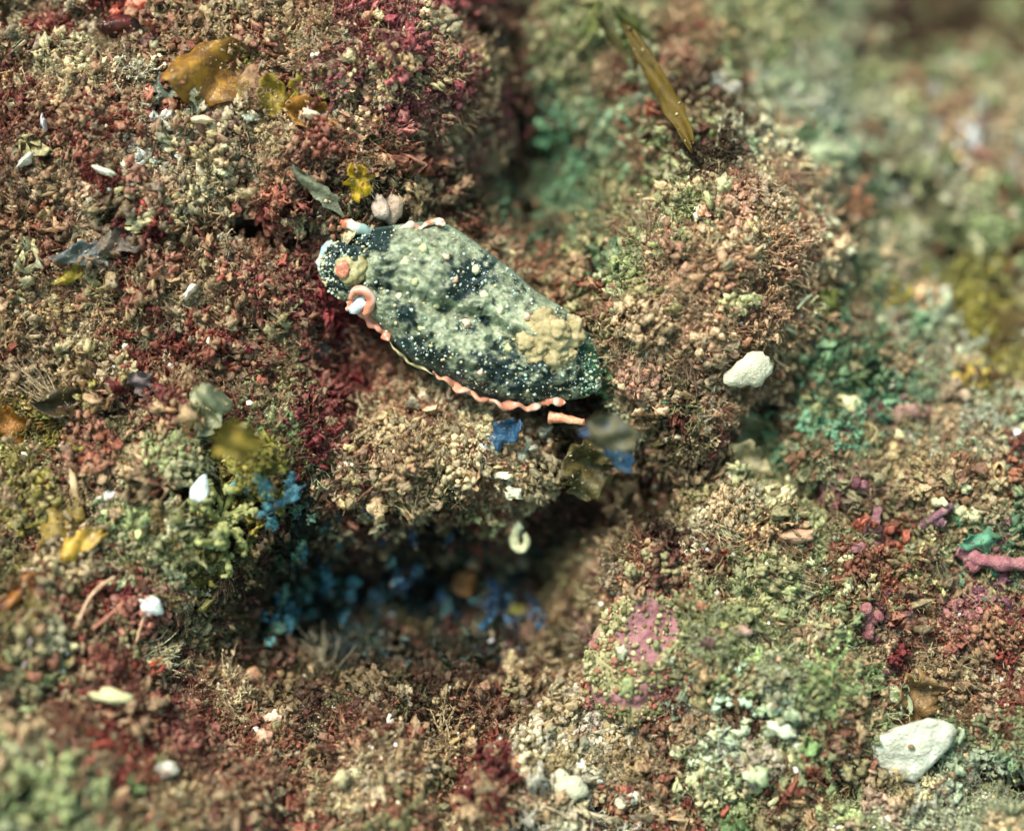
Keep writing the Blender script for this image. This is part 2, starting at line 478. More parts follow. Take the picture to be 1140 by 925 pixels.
# ------------------------------------------------------------------ the sea slug
def slug():
    base_h = -0.26
    up = np.array([uv_of(x, y, -.1) for x, y in SLUG_UP]); lo = np.array([uv_of(x, y, -.1) for x, y in SLUG_LO])
    nt_, ns = 170, 101
    up = spline(up, nt_); lo = spline(lo, nt_)
    org = np.array((*uv_of(510, 350), base_h))
    root = thing('sea_slug', 'dark teal sea slug speckled white with olive blotches and an orange rimmed edge', 'sea slug', org)
    t = np.linspace(0, 1, nt_)[:, None]; s = np.linspace(-1, 1, ns)[None, :]
    U = lo[:, 0:1] * (1 - s) / 2 + up[:, 0:1] * (1 + s) / 2; V = lo[:, 1:2] * (1 - s) / 2 + up[:, 1:2] * (1 + s) / 2
    half = np.linalg.norm(up - lo, axis=1)[:, None] / 2
    prof = np.clip(1 - np.abs(s) ** 2.6, 0, 1) ** 0.55
    crown = np.minimum(half * 0.85, 0.60) * prof
    und = 0.10 * fbm(U * 1.7, V * 1.7, seed=61, octs=3) + 0.07 * fbm(U * 5.5, V * 5.5, seed=62, octs=3) + 0.04 * fbm(U * 13, V * 13, seed=65, octs=2)
    seam = np.exp(-((s + 0.12 + 0.25 * np.sin(t * 7)) / 0.10) ** 2) * sm(.22, .3, t) * (1 - sm(.75, .85, t))
    neck = np.exp(-((t - 0.235 - 0.02 * s) / 0.022) ** 2)
    Hh = base_h + 0.1 + crown + (und - 0.16 * seam - 0.13 * neck) * prof
    top = np.stack((U, V, Hh), -1)
    bot = np.stack((U * 0.97 + 0.03 * U.mean(1, keepdims=True), V * 0.97 + 0.03 * V.mean(1, keepdims=True), np.full_like(U, base_h - 0.12)), -1)
    verts = np.vstack((top.reshape(-1, 3), bot.reshape(-1, 3))) - org
    F = []; N = nt_ * ns
    for i in range(nt_ - 1):
        for j in range(ns - 1):
            q = i * ns + j
            F.append((q, q + ns, q + ns + 1, q + 1)); F.append((N + q, N + q + 1, N + q + ns + 1, N + q + ns))
        q = i * ns; F.append((q, N + q, N + q + ns, q + ns)); q = i * ns + ns - 1; F.append((q, q + ns, N + q + ns, N + q))
    # pigment: olive film in blotches over blue-black skin
    blot = fbm(U * 1.5 + 3, V * 1.5, seed=63, octs=4) + 0.55 * fbm(U * 6, V * 6, seed=64, octs=4, gain=.7)
    px, py = pix_of(U, V, Hh)
    bias = 0.20 - 0.75 * np.exp(-(((px - 555) / 62) ** 2 + ((py - 415) / 30) ** 2)) - 0.45 * np.exp(-(((px - 520) / 46) ** 2 + ((py - 320) / 24) ** 2)) \
        - 0.8 * np.exp(-(((px - 366) / 16) ** 2 + ((py - 298) / 34) ** 2)) - 0.7 * np.exp(-(((px - 422) / 26) ** 2 + ((py - 266) / 12) ** 2)) \
        + 0.5 * np.exp(-(((px - 470) / 40) ** 2 + ((py - 290) / 26) ** 2)) + 0.45 * np.exp(-(((px - 480) / 40) ** 2 + ((py - 385) / 24) ** 2)) \
        - 0.5 * np.exp(-(((px - 455) / 22) ** 2 + ((py - 345) / 16) ** 2)) + 0.35 * np.exp(-(((px - 560) / 40) ** 2 + ((py - 350) / 24) ** 2))
    k = sm(-0.05, 0.38, blot + .40 * fbm(U * 14, V * 14, seed=68, octs=3, gain=.7) + bias + .10)[..., None]
    skin = np.array(lin(22, 40, 40)); olive = np.array(lin(146, 152, 124)); green = np.array(lin(40, 104, 72))
    colr = skin * (1 - k) + olive * k * (0.9 + 0.55 * fbm(U * 9, V * 9, seed=66, octs=4, gain=.7))[..., None]
    tail = sm(640, 664, px)[..., None]
    colr = colr * (1 - 0.75 * tail) + green * 0.75 * tail
    pale = sm(0.86, 1.0, np.abs(s) + 0 * t)[..., None] * 0.35
    colr = colr * (1 - pale) + np.array(lin(120, 150, 140)) * pale
    colr = np.clip(colr, 0.002, 0.9)
    cols = np.vstack((colr.reshape(-1, 3), colr.reshape(-1, 3) * 0.8))
    link('body', mesh_data('body', verts, F, attr_mat('slug_skin', 'GEOMETRY', 0.5, 0.4, thin=0.12, fine=0.45, fscale=20, bump=0.5), cols), root)

    def surf(a, b):     # nearest surface point to a spot of the photograph
        d = (px - a) ** 2 + (py - b) ** 2; i = np.unravel_index(np.argmin(d), d.shape)
        return np.array((U[i], V[i], Hh[i]))
    # white specks, far more than one could count
    bag = Bag(); v0, f0 = ico(1)
    rr = np.random.default_rng(5); made = 0
    while made < 1300:
        i = rr.integers(4, nt_ - 3); j = rr.integers(2, ns - 2)
        dark = 1 - float(k[i, j, 0])
        edge = abs(float(s[0, j])) > 0.8
        if rr.random() > 0.35 + 0.5 * dark + 0.3 * edge: continue
        r = 0.007 + 0.020 * rr.random() ** 3
        p = top[i, j] - org + (0, 0, r * 0.15)
        bag.add(v0 * rr.uniform(.7, 1.3, (len(v0), 1)) * r * rr.uniform(.8, 1.25, 3) + p, f0, np.array(lin(*((190, 196, 176), (162, 182, 170), (186, 174, 130))[rr.integers(0, 3)])))
        made += 1
    sp = link('white_specks', bag.data('white_specks', attr_mat('slug_speck', 'GEOMETRY', 0.4, 0.4), True), root); sp['kind'] = 'stuff'
    # coloured edge of the foot, ruffled
    def rim(name, pts, r0, seq, lift, seed):
        path = spline([np.array((*uv_of(x, y, base_h + lift), base_h + lift)) - org for x, y in pts], 60)
        tt = np.linspace(0, 1, 60)
        ln_ = float(np.linalg.norm(np.diff(path, axis=0), axis=1).sum()); am_ = min(1, ln_ / 1.5)
        path[:, 2] += am_ * .06 * np.sin(tt * 25 * ln_ + seed); path[:, 1] += am_ * (.022 * np.sin(tt * 20 * ln_ + seed) + .012 * np.sin(tt * 42 * ln_))
        rad = r0 * (0.72 + 0.45 * vnoise(tt * 9 + seed, tt * 0, seed=seed)) * np.clip(np.sin(np.pi * np.clip(tt, .02, .98)) * 3, .25, 1)
        v, f = tube(path, rad, 10, squash=0.45)
        w = np.repeat(sm(-.1, .8, vnoise(tt * 14 + seed, tt * 0 + 2, seed=seed + 1)), 10)[:, None]
        c = np.array(lin(*seq[0])) * (1 - w) + np.array(lin(*seq[1])) * w
        return link(name, mesh_data(name, v, f, rim_m, c), root)
    rim_m = attr_mat('slug_rim', 'GEOMETRY', 0.35, 0.5, thin=0.15)
    orange, white, pinkw, gold = (200, 124, 98), (220, 198, 178), (212, 146, 120), (176, 156, 96)
    rim('foot_edge', [(386,338),(398,344),(412,357),(424,368),(433,379)], .08, (orange, pinkw), .30, 1)
    rim('foot_edge', [(433,380),(446,395),(462,407),(486,417)], .024, ((140,132,92), (176,164,124)), .3, 2)
    rim('foot_edge', [(482,414),(499,425),(516,434),(532,442),(552,449),(570,452),(592,453),(606,451)], .072, (pinkw, white), .34, 3)
    rim('foot_edge', [(602,449),(614,447),(630,448)], .06, (orange, white), .4, 4)
    rim('foot_edge', [(444,255),(456,252),(468,253),(478,248),(490,247),(497,252)], .07, (white, orange), .42, 5)
    rim('foot_edge', [(357,305),(356,292),(362,277),(374,266)], .055, ((150,186,190), white), .18, 6)
    # rhinophores: rolled tentacles
    def rolled(a, b, ang, L, r, pit, cols3, name='rhinophore', lift=.0, inner=True):
        p0 = surf(a, b) - org + (0, 0, lift)
        d = np.array((math.cos(R(ang)) * math.cos(R(pit)), math.sin(R(ang)) * math.cos(R(pit)), math.sin(R(pit))))
        path = spline([p0, p0 + d * L * .5 + (0, 0, .04), p0 + d * L], 16)
        rad = r * np.interp(np.linspace(0, 1, 16), [0, .35, .8, .95, 1], [.75, 1, .95, .85, .62])
        v, f = tube(path, rad, 16, squash=.6, rough=.3, seed=2)
        q = np.repeat(np.linspace(0, 1, 16), 16)[:, None]
        c = np.where(q < .45, np.array(lin(*cols3[0])), np.where(q < .8, np.array(lin(*cols3[1])), np.array(lin(*cols3[2]))))
        o = link(name, mesh_data(name, v, f, rim_m, c), root)
        if inner:
            v, f = lump(r * .52, r * .52, r * .30, 2, .1, seed=3)
            link('tip', mesh_data('tip', v + path[-1] + d * r * 0.02, f, paint(cols3[3], rough=.4, var=.15)), o)
        return o
    rolled(412, 259, 160, .40, .078, 10, ((150, 172, 164), (206, 200, 184), (186, 108, 80), (170, 88, 64)), lift=-.02)
    # the second one is curled right over like a comma
    c0 = surf(402, 336) - org + (0, 0, .08)
    ang = np.linspace(R(165), R(-75), 26)
    path = np.stack((c0[0] + .145 * np.cos(ang) + .02 * np.sin(ang * 3), c0[1] - .03 + .165 * np.sin(ang), c0[2] + .07 + .05 * np.sin(ang)), -1)
    v, f = tube(path, np.interp(np.linspace(0, 1, 26), [0, .3, .7, 1], [.036, .064, .070, .040]), 14, squash=1.3, rough=.2, seed=4)
    q = (np.arange(14) / 14 * 2 * math.pi)
    wv = np.tile(sm(-.2, .7, np.cos(q)), 26)[:, None] * (.55 + .45 * vnoise(v[:, 0] * 9, v[:, 1] * 9, seed=6))[:, None]
    o = link('rhinophore', mesh_data('rhinophore', v, f, rim_m, np.array(lin(200, 126, 98)) * (1 - wv) + np.array(lin(222, 204, 192)) * wv), root)
    v, f = lump(.15, .08, .06, 3, .3, 1.6, seed=4)
    v = v @ np.array(Matrix.Rotation(R(38), 3, 'Z')).T
    link('fold', mesh_data('fold', v + c0 + (-.03, -.05, .05), f, paint((196, 204, 206), rough=.45, var=.25, scale=9)), o)
    v, f = lump(.05, .04, .04, 2, .3, seed=7)
    link('tip', mesh_data('tip', v + c0 + (-.15, -.10, .0), f, paint((204, 150, 128), rough=.4, var=.2)), o)
    # tan lobe on the head with its orange end turned to the viewer
    p0 = surf(389, 300) - org
    v, f = lump(.22, .19, .10, 4, .3, 2.4, seed=8, octs=4)
    o = link('head_lobe', mesh_data('head_lobe', v + p0 + (.04, .0, -.02), f, paint((150, 140, 96), rough=.45, second=(178, 168, 124))), root)
    v, f = lump(.095, .115, .035, 3, .18, 2.0, seed=9)
    link('orange_tip', mesh_data('orange_tip', v + p0 + (-.075, -.005, .082), f, paint((176, 100, 74), rough=.4, second=(206, 150, 124), scale=14)), o)
    # wart-like knobs on the back
    spots = [(452,292,.055),(470,276,.06),(497,285,.06),(530,300,.055),(462,313,.05),(505,312,.05),(540,330,.06),(487,340,.05),(520,360,.055),(556,345,.05),(470,365,.05),(586,352,.05),(443,330,.045),(565,388,.06),(535,415,.045)]
    for n_, (a, b, r) in enumerate(spots):
        v, f = lump(r, r, r * .8, 2, .5, 1.9, n_)
        link('knob', mesh_data('knob', v + surf(a, b) - org, f, paint(((206, 204, 160), (182, 180, 130), (216, 176, 150))[n_ % 3], rough=.45, var=.2)), root)
    return surf
slug_surf = slug()

# ------------------------------------------------------------------ smaller things, each one by itself
dust_m = attr_mat('sediment_dust', 'GEOMETRY', .75, .2)
def blade(label, px, py, L, W, ang, rgb, pitch=10, lift=.2, ragged=.42, dust=.6, second=None, rough=.3, thin=.35, cat='algae blade', name='seaweed', curl=.45, wave=.26, seed=None, roll=0, group=None, tip=.9, spec=.5, keep=.42):
    seed = seed if seed is not None else int(px * 7 + py)
    p = at(px, py, lift)
    L, W = L * PX, W * PX
    v, f = blade_mesh(L, W, curl, wave, .022, tip, seed, 11, 22, ragged)
    m = paint(muted(rgb, .2), rough=rough, var=.5, scale=6 / max(L, .3), spec=spec, thin=thin, second=muted(second, .2) if second else None, bump=.5)
    root = thing(name, label, cat, p, ang, pitch, roll, group)
    link('lamina', mesh_data('lamina', v, f, m), root)
    if dust and max(L, W) > .36:      # crumbs of sediment and fuzz settled on the lamina
        rd = np.random.default_rng(seed); bag = Bag(); half = len(v) // 2; v1, f1 = ico(1)
        for _ in range(int(dust * 130 * L * W) + 8):
            i = int(rd.integers(0, half)); j = int(np.clip(i + rd.integers(-1, 2), 0, half - 1)); q = rd.random()
            if vnoise(np.array([v[i, 0] * 5 + seed]), np.array([v[i, 1] * 5.0]), seed=5)[0] < -.15: continue
            r_ = .006 + .018 * rd.random() ** 2.5
            bag.add(v1 * (1 + .35 * rd.normal(size=(len(v1), 1))) * r_ * rd.uniform(.5, 1.6, 3) * (1, 1, .5) + v[i] * q + v[j] * (1 - q) + (0, 0, .012), f1,
                    np.array(lin(*((160, 142, 104), (140, 120, 84), (176, 160, 124), (140, 92, 72))[rd.integers(0, 4)])))
        if bag.n:
            du = link('sediment', bag.data('sediment', dust_m, True), root); du['kind'] = 'stuff'
    # the holdfast stalk ties the blade to the rock below
    base = v[(9 // 2)]
    inv = (Matrix.Rotation(R(ang), 4, 'Z') @ Matrix.Rotation(R(pitch), 4, 'X') @ Matrix.Rotation(R(roll), 4, 'Y')).inverted()
    down = np.array(inv @ Vector((0, 0, -(lift + .3))))
    vs, fs = tube(spline([base + (0, .02, 0), base + down * .5 + (0, -.03, 0), base + down], 7), np.linspace(.03, .022, 7), 6)
    link('stalk', mesh_data('stalk', vs, fs, paint((96, 74, 46), var=.3)), root)
    if keep: clear(px, py, min(L, W) / PX * keep, p)
    return root

B = blade
B('dark maroon blade with a black upper rim beside pale sediment', 158, 36, 92, 34, 82, (70, 22, 24), pitch=-8, lift=.25, thin=.1, second=(120, 44, 40))
B('broad amber brown blade lying flat above the pale crumbs', 246, 88, 118, 78, 96, (160, 108, 44), lift=.34, ragged=.22, thin=.45, keep=.55, second=(206, 146, 40))
B('small slate blue blade tucked against the broad amber blade', 188, 100, 46, 30, 140, (104, 116, 104), lift=.3, thin=.2)
B('little mustard yellow blade with a forked look beside the amber blade', 303, 106, 50, 34, 20, (168, 136, 36), lift=.36, ragged=.25)
B('mustard leaf shaped blade pointing up to the pink turf', 341, 100, 54, 38, -40, (164, 142, 44), lift=.36, ragged=.25)
B('orange amber blade under the two mustard ones', 352, 132, 70, 40, 70, (176, 112, 26), lift=.32, ragged=.25, second=(206, 140, 40))
B('bright yellow blade tip just above the slug head', 402, 202, 40, 30, 15, (208, 166, 14), lift=.35, thin=.4)
B('dull green grey blade arching over the slug head', 354, 214, 74, 20, 40, (120, 122, 98), lift=.45, thin=.2)
B('long amber strap hanging down in the gully', 732, 100, 170, 24, 199, (126, 100, 40), lift=.9, ragged=.2, dust=.2, curl=.5, spec=.2, thin=.5, rough=.5, second=(120, 92, 20))
B('dark olive leaf at the top of the amber strap', 708, 36, 74, 18, 38, (86, 90, 36), lift=.5)
B('brown green strap leading down to the amber strap', 692, 62, 110, 12, 35, (104, 92, 48), lift=.4)
B('slate blue blade among rusty turf', 92, 286, 64, 26, 108, (84, 92, 92), lift=.4, thin=.15)
B('grey brown blade with a rounded end among rusty turf', 134, 270, 50, 34, 118, (104, 90, 80), lift=.45, thin=.15)
B('thin yellow streak of blade under the slate blue blade', 84, 304, 50, 14, 118, (180, 150, 40), lift=.35)
B('round yellow blade held high above the teal fronds', 264, 490, 40, 44, 12, (168, 142, 40), lift=2.1, wave=.4, tip=.95, thin=.4)
B('pale green wavy blade next to the round yellow blade', 226, 456, 64, 50, -20, (158, 162, 126), lift=1.3, wave=.5, thin=.3)
B('shiny golden blade curled at its edge', 92, 606, 52, 26, 120, (214, 164, 40), lift=.4, rough=.12, spec=1)
B('translucent olive yellow blade beside the golden one', 64, 588, 66, 44, 160, (160, 130, 52), lift=.35)
B('glossy chestnut blade with a light streak', 30, 660, 74, 26, 115, (110, 52, 20), lift=.4, rough=.15, second=(180, 110, 40))
B('burnt orange blade at the picture edge', 14, 482, 62, 46, 10, (172, 104, 26), lift=.4)
B('dark brown blade lying under beige crumbs', 90, 450, 90, 34, 95, (74, 58, 32), lift=.2)
B('mauve grey rounded blade in red turf', 158, 428, 32, 28, 20, (108, 90, 92), lift=.4, thin=.1)
B('blue grey blade in the hollow below the slug head', 395, 376, 56, 24, 100, (52, 66, 72), lift=.12, keep=.2)
B('dim blue blade beside the dark red turf', 345, 384, 46, 20, 80, (60, 70, 70), lift=.12, keep=.2)
B('bright blue blade just under the slug belly', 562, 484, 46, 26, -42, (36, 84, 128), lift=.55, dust=.1, second=(64, 118, 160), thin=.2)
B('blue tipped brown blade in front of the slug tail', 690, 504, 46, 24, 40, (60, 118, 170), lift=1.8, second=(112, 100, 60))
B('large blurred brown violet blade off the slug tail', 682, 480, 56, 40, 60, (128, 118, 80), lift=2.9, second=(110, 118, 128), thin=.35, wave=.3, ragged=.3, dust=0)
B('slim blue violet blade crossing the brown violet one', 668, 474, 46, 12, 105, (92, 120, 168), lift=2.3)
B('olive blade below the slug tail', 652, 524, 66, 52, 20, (104, 92, 52), lift=1.4, wave=.5, thin=.4)
B('amber scrap of blade deep in the blue hollow', 482, 628, 40, 34, 20, (150, 98, 32), lift=.5)
B('orange brown scrap of blade beside the blue fronds', 518, 648, 36, 26, -60, (140, 90, 40), lift=.55)
B('yellow green knobbed blade at the edge of the blue hollow', 583, 690, 46, 22, 30, (150, 148, 64), lift=.45)
B('pale green blade in the gully, its face to the viewer', 676, 168, 56, 50, 15, (146, 166, 126), lift=.3, thin=.3)
B('seafoam green blade under the pink finger', 1104, 602, 78, 24, 84, (92, 160, 128), lift=.3)
B('rust brown blade behind the big white shell', 1022, 776, 56, 60, 20, (150, 112, 66), lift=.3, thin=.3)
B('lime green blade at the top of the gully', 655, 28, 60, 16, -25, (128, 134, 66), lift=.4)
B('dull green fan blade above the mound', 905, 165, 90, 46, 80, (160, 172, 130), lift=.3, thin=.3)
B('leaf green blade in the crevice next to the mound', 918, 342, 44, 34, -30, (112, 120, 50), lift=.3)
B('pale lobed blade next to the grey flake', 842, 490, 70, 48, 30, (158, 160, 112), lift=.35, thin=.3)
B('second pale lobed blade lower down by the dark gap', 832, 515, 60, 40, 60, (172, 160, 116), lift=.3, thin=.3)

# blue and teal fronds in the hollow: nothing tells the members of one cluster apart
rb = random.Random(3)
def fronds(spots, n, label, group, base, lift0):
    for cx, cy, sx, sy, k in spots:
        for _ in range(k):
            x, y = cx + rb.gauss(0, sx), cy + rb.gauss(0, sy)
            c = base[rb.randrange(len(base))]
            B(label, x, y, rb.uniform(12, 26) * rb.choice((1, 1, 1, 1.7)), rb.uniform(7, 14), rb.uniform(-60, 60), c, pitch=rb.uniform(-8, 22), lift=lift0 + rb.uniform(-.25, .6), second=tuple(min(255, int(q * 1.5) + 20) for q in c),
              thin=.15, name='algae_frond', cat='algae frond', group=group, keep=0, rough=.3, spec=.4, ragged=.8, dust=0, wave=.2, tip=rb.uniform(.6, .98))
fronds([(318, 540, 18, 14, 13), (330, 575, 18, 12, 8), (334, 622, 16, 16, 16), (348, 654, 26, 7, 11), (320, 694, 12, 16, 13), (300, 700, 10, 14, 3), (378, 690, 14, 16, 4), (280, 535, 14, 8, 4)], 0,
       'teal iridescent frond in the cluster at one end of the dark hollow', 'teal fronds in the hollow', [(44, 100, 112), (74, 132, 132), (34, 82, 100), (92, 128, 108), (58, 92, 76)], .38)
fronds([(500, 600, 18, 14, 8), (455, 645, 18, 12, 8), (520, 665, 28, 14, 11), (556, 660, 9, 14, 6), (598, 682, 9, 14, 6), (430, 600, 14, 20, 5), (415, 660, 14, 16, 4), (480, 690, 24, 10, 4), (545, 690, 20, 8, 3)], 0,
       'deep blue iridescent frond in the dark hollow under the ledge', 'deep blue fronds in the hollow', [(26, 62, 100), (46, 92, 128), (24, 50, 78), (38, 76, 98), (46, 84, 88)], .32)

# shells, chips and grains
def chip(label, px, py, rx, ry, ang, rgb, lift=.16, thick=.10, dome=.08, jag=.38, rough=.5, pitch=0, roll=0, name='shell_chip', cat='shell chip', second=None, seed=None, outline=None, spec=.4, keep=.45, var=.12, n=22, group=None):
    seed = seed if seed is not None else int(px + 3 * py)
    p = at(px, py, lift)
    o = outline if outline is not None else polygon(rx * PX, ry * PX, n, jag, seed)
    v, f = chip_mesh(o, thick, dome, seed)
    ob = link(name, mesh_data(name, v, f, paint(muted(rgb, .25), rough=rough, var=max(var, .25), scale=6, second=second, spec=spec, bump=.6)))
    tag(ob, label, cat, group); pose(ob, p, ang, pitch, roll)
    if keep: clear(px, py, max(rx, ry) * keep * .85, p)
    return ob, p

big = np.array([(-49, -2), (-40, 10), (-22, 22), (0, 32), (22, 38), (38, 36), (47, 28), (46, 14), (38, 0), (26, -16), (16, -30), (8, -38), (-4, -34), (-20, -36), (-30, -28), (-40, -16)]) * PX
big = spline(np.vstack((big, big[:1])), 64)[:-1]
root = thing('shell_fragment', 'large broken white shell fragment, widest pale thing on the reef', 'shell', at(1012, 834, .42), 0, 12, -10)
v, f = chip_mesh(big * (1 + .035 * vnoise(np.arange(63) * .8, np.zeros(63), seed=5))[:, None], .10, .06, 3, 9, .035)
v[:, 2] += .012 * np.sin(np.hypot(v[:, 0] - .55, v[:, 1] + .5) * 26) * sm(.1, .5, np.hypot(v[:, 0], v[:, 1]))
link('shell_plate', mesh_data('shell_plate', v, f, paint((176, 174, 156), rough=.55, var=.30, scale=5, second=(200, 198, 182), spec=.4, bump=.8)), root)
v, f = lump(.05, .035, .03, 2, .3, seed=2); v = v + (.02, .10, .16)
link('brown_pit', mesh_data('brown_pit', v, f, paint((120, 96, 60))), root)
clear(1012, 834, 44)

def grain(label, px, py, rx, ry, ang, rgb=(236, 232, 220), lift=.16, rz=None, amp=.34, name='shell_grain', cat='shell grain', rough=.35, pitch=0, point=0.0, spec=.5, sub=3, keep=.4):
    v, f = lump(rx * PX, ry * PX, (rz or min(rx, ry)) * PX * .8, sub, amp, 1.7, int(px + py), 4)
    if point: v[:, 0] *= 1 - point * np.clip(v[:, 1] / (ry * PX), 0, 1)
    ob = link(name, mesh_data(name, v, f, paint(muted(rgb, .3), rough=rough, var=.22, scale=8, spec=spec, bump=.5)))
    p = at(px, py, lift)
    tag(ob, label, cat); pose(ob, p, ang, pitch)
    if keep: clear(px, py, max(rx, ry) * keep, p)
    return ob
g = grain
g('pointed bluish white grain beside the blurred olive blade', 223, 544, 11, 17, -18, (226, 236, 244), lift=1.0, point=.7, amp=.2)
g('rounded bright white grain above the thin pale threads', 168, 674, 13, 11, -30, (240, 242, 248), lift=.4)
g('slim pale spike of shell standing in front of the slug belly', 499, 476, 6, 18, 5, (206, 204, 176), point=.85)
g('small round white grain to the side of the pale spike', 538, 497, 5, 6, 0)
g('white crumb of shell below the pale spike', 474, 497, 9, 10, 20, (222, 206, 184))
g('flat cream grain on the beige ledge', 388, 517, 11, 6, 8, (232, 224, 196))
g('upright white rod shaped grain in the red turf', 433, 806, 5, 13, -15, (236, 230, 222))
g('white grain with an orange strand in the olive turf', 580, 779, 8, 6, -25, (222, 212, 200))
g('cream oval grain lying in green turf', 946, 449, 15, 9, -25, (216, 204, 150))
g('tiny white tooth shaped grain in the green hollow', 874, 409, 6, 8, 40, (232, 228, 206))
g('cream bead beside the grey flake', 812, 436, 9, 8, 0, (206, 198, 150))
g('cream bead stacked below another cream bead', 814, 455, 10, 12, 20, (196, 188, 144))
g('pinkish ball with a white glint under the grey flake', 895, 432, 12, 10, 0, (186, 150, 124))
g('small amber seed like grain in pink turf', 994, 498, 9, 7, 50, (206, 172, 110))
g('pale seed like grain above the amber one', 1001, 484, 6, 6, 0, (216, 198, 140))
g('milky white knob at the reef tube worms', 1133, 487, 7, 9, 0, (230, 230, 240))
g('cream pebble under the pink crusted rock', 663, 808, 9, 7, 10, (206, 204, 176))
g('pinkish white pebble above the pale flat stone', 628, 826, 10, 12, 15, (204, 190, 184))
g('white bead beside the pale flat stone', 647, 852, 6, 8, -10, (232, 224, 214))
g('mint white bead in sandy turf', 685, 880, 7, 7, 0, (208, 226, 214))
g('mint white bead, the larger of two near the bottom sand', 705, 888, 9, 9, 0, (200, 222, 210))
g('cream bead in bottom sand', 686, 904, 8, 8, 0, (226, 222, 196))
g('round cream bead near the bottom edge', 605, 908, 7, 8, 0, (222, 218, 196))
g('mint bead above the white lumps', 862, 788, 8, 8, 0, (178, 200, 176), lift=.3)
g('long white lump lying across pale turf', 870, 812, 17, 8, -20, (206, 210, 184), lift=.35, amp=.3)
g('white knob at the end of the long white lump', 886, 828, 9, 15, 20, (206, 208, 196), lift=.35, amp=.3)
g('grey white crumb in dark red turf', 186, 856, 12, 9, 0, (186, 178, 166), lift=.3)
g('pale pink chip shaped grain by the blue fronds', 292, 729, 9, 5, 5, (206, 152, 130), lift=.35)
g('pink lump of shell in brown turf', 305, 798, 11, 8, 20, (206, 168, 148), lift=.3)
g('salmon cube like crumb below the pink lump', 294, 820, 9, 8, 40, (204, 142, 116), lift=.3, amp=.3)
g('white grain at the edge of the pale crumbs', 161, 139, 6, 5, 0)
g('white grain next to the pale crumb beds', 173, 137, 4, 4, 0)
g('milky pebble at the end of the pale crumbs', 277, 128, 8, 7, 0, (226, 226, 210))
g('white flattened grain below the pale crumbs', 179, 170, 9, 3, -8)
g('white grain in the tan slope above the pink turf', 305, 24, 4, 6, 20, (236, 224, 220))
g('cream crumb pair under the amber blade', 240, 143, 8, 10, 0, (226, 216, 180), amp=.3)
g('white mussel like grain beside the stick', 120, 553, 14, 7, 22, (226, 206, 206), lift=.3)
g('lone white pebble in the deep gully', 775, 12, 6, 6, 0, (206, 214, 196))
g('white glint grain on the mound', 750, 277, 6, 6, 0, (226, 222, 210))
g('pale pebble in rusty turf above the mauve blade', 190, 409, 4, 5, 0, (238, 220, 220))

chip('grey cream angular flake leaning out of the green hollow', 836, 412, 29, 20, 48, (190, 184, 162), lift=.6, jag=.35, pitch=12)
chip('pale whitish scrap beside the pinkish ball', 862, 444, 16, 12, 10, (190, 194, 174), lift=.3, jag=.45)
chip('pale flat stone in the bottom sand', 630, 876, 20, 17, -10, (188, 186, 158), lift=.3, thick=.2, name='stone', cat='stone')
chip('yellowish wing shaped chip in red brown turf', 124, 776, 22, 8, -12, (200, 192, 140), lift=.35, jag=.4)
chip('salmon brown flat flake in brown turf', 275, 756, 16, 11, 20, (176, 120, 88), lift=.3, jag=.35)
chip('pale pinkish flake in reddish turf below the ledge', 826, 702, 14, 6, 10, (200, 150, 140), lift=.2)
chip('pinkish rounded chip on the edge of the pink crusted rock', 659, 743, 12, 7, -5, (176, 140, 120), lift=.3)
chip('orange white chip by the milky pebble', 346, 127, 11, 5, -12, (232, 196, 164), lift=.32)
chip('salmon chip in the pale crumbs', 226, 134, 10, 5, -6, (226, 188, 150), lift=.3)
chip('salmon flat chip at the pink branch', 888, 596, 20, 9, 6, (206, 150, 120), lift=.3)
chip('curved white shell rim in pink turf', 211, 325, 11, 4, 50, (232, 208, 196), lift=.3)
chip('pale lilac sliver in tan turf', 49, 136, 3, 9, 8, (196, 190, 206), lift=.3)
chip('white sliver crossing the beige turf', 116, 191, 14, 4, -25, (232, 220, 200), lift=.3)
chip('grey white shard in the tan slope', 30, 178, 12, 5, 40, (206, 196, 184), lift=.3)
chip('cream plate beside the brown twig', 752, 487, 12, 4, 10, (212, 196, 166), lift=.3)
chip('tan flake laid over the slug top edge', 437, 232, 12, 16, 0, (178, 146, 126), lift=.25, jag=.35)
chip('pinkish fan flake standing above the slug', 424, 229, 9, 17, 10, (190, 160, 146), lift=.32, jag=.3)

# empty curled shell with a dark mouth
p = at(581, 598, .85)
root = thing('curled_shell', 'pale curled snail shell with a dark mouth hanging under the ledge', 'snail shell', p)
ang = np.linspace(R(100), R(410), 30)
rad_ = np.linspace(.17, .07, 30)
path = np.stack((np.cos(ang) * rad_ * .75, np.sin(ang) * rad_ * 1.25 - .02, np.linspace(0, .10, 30)), -1)
v, f = tube(path, np.linspace(.085, .04, 30), 12, rough=.15)
link('whorl', mesh_data('whorl', v, f, paint((196, 192, 148), rough=.45, second=(216, 212, 176))), root)
v, f = lump(.09, .14, .04, 2, .15, seed=4)
link('mouth', mesh_data('mouth', v, f, paint((40, 34, 24))), root)
clear(581, 600, 30)

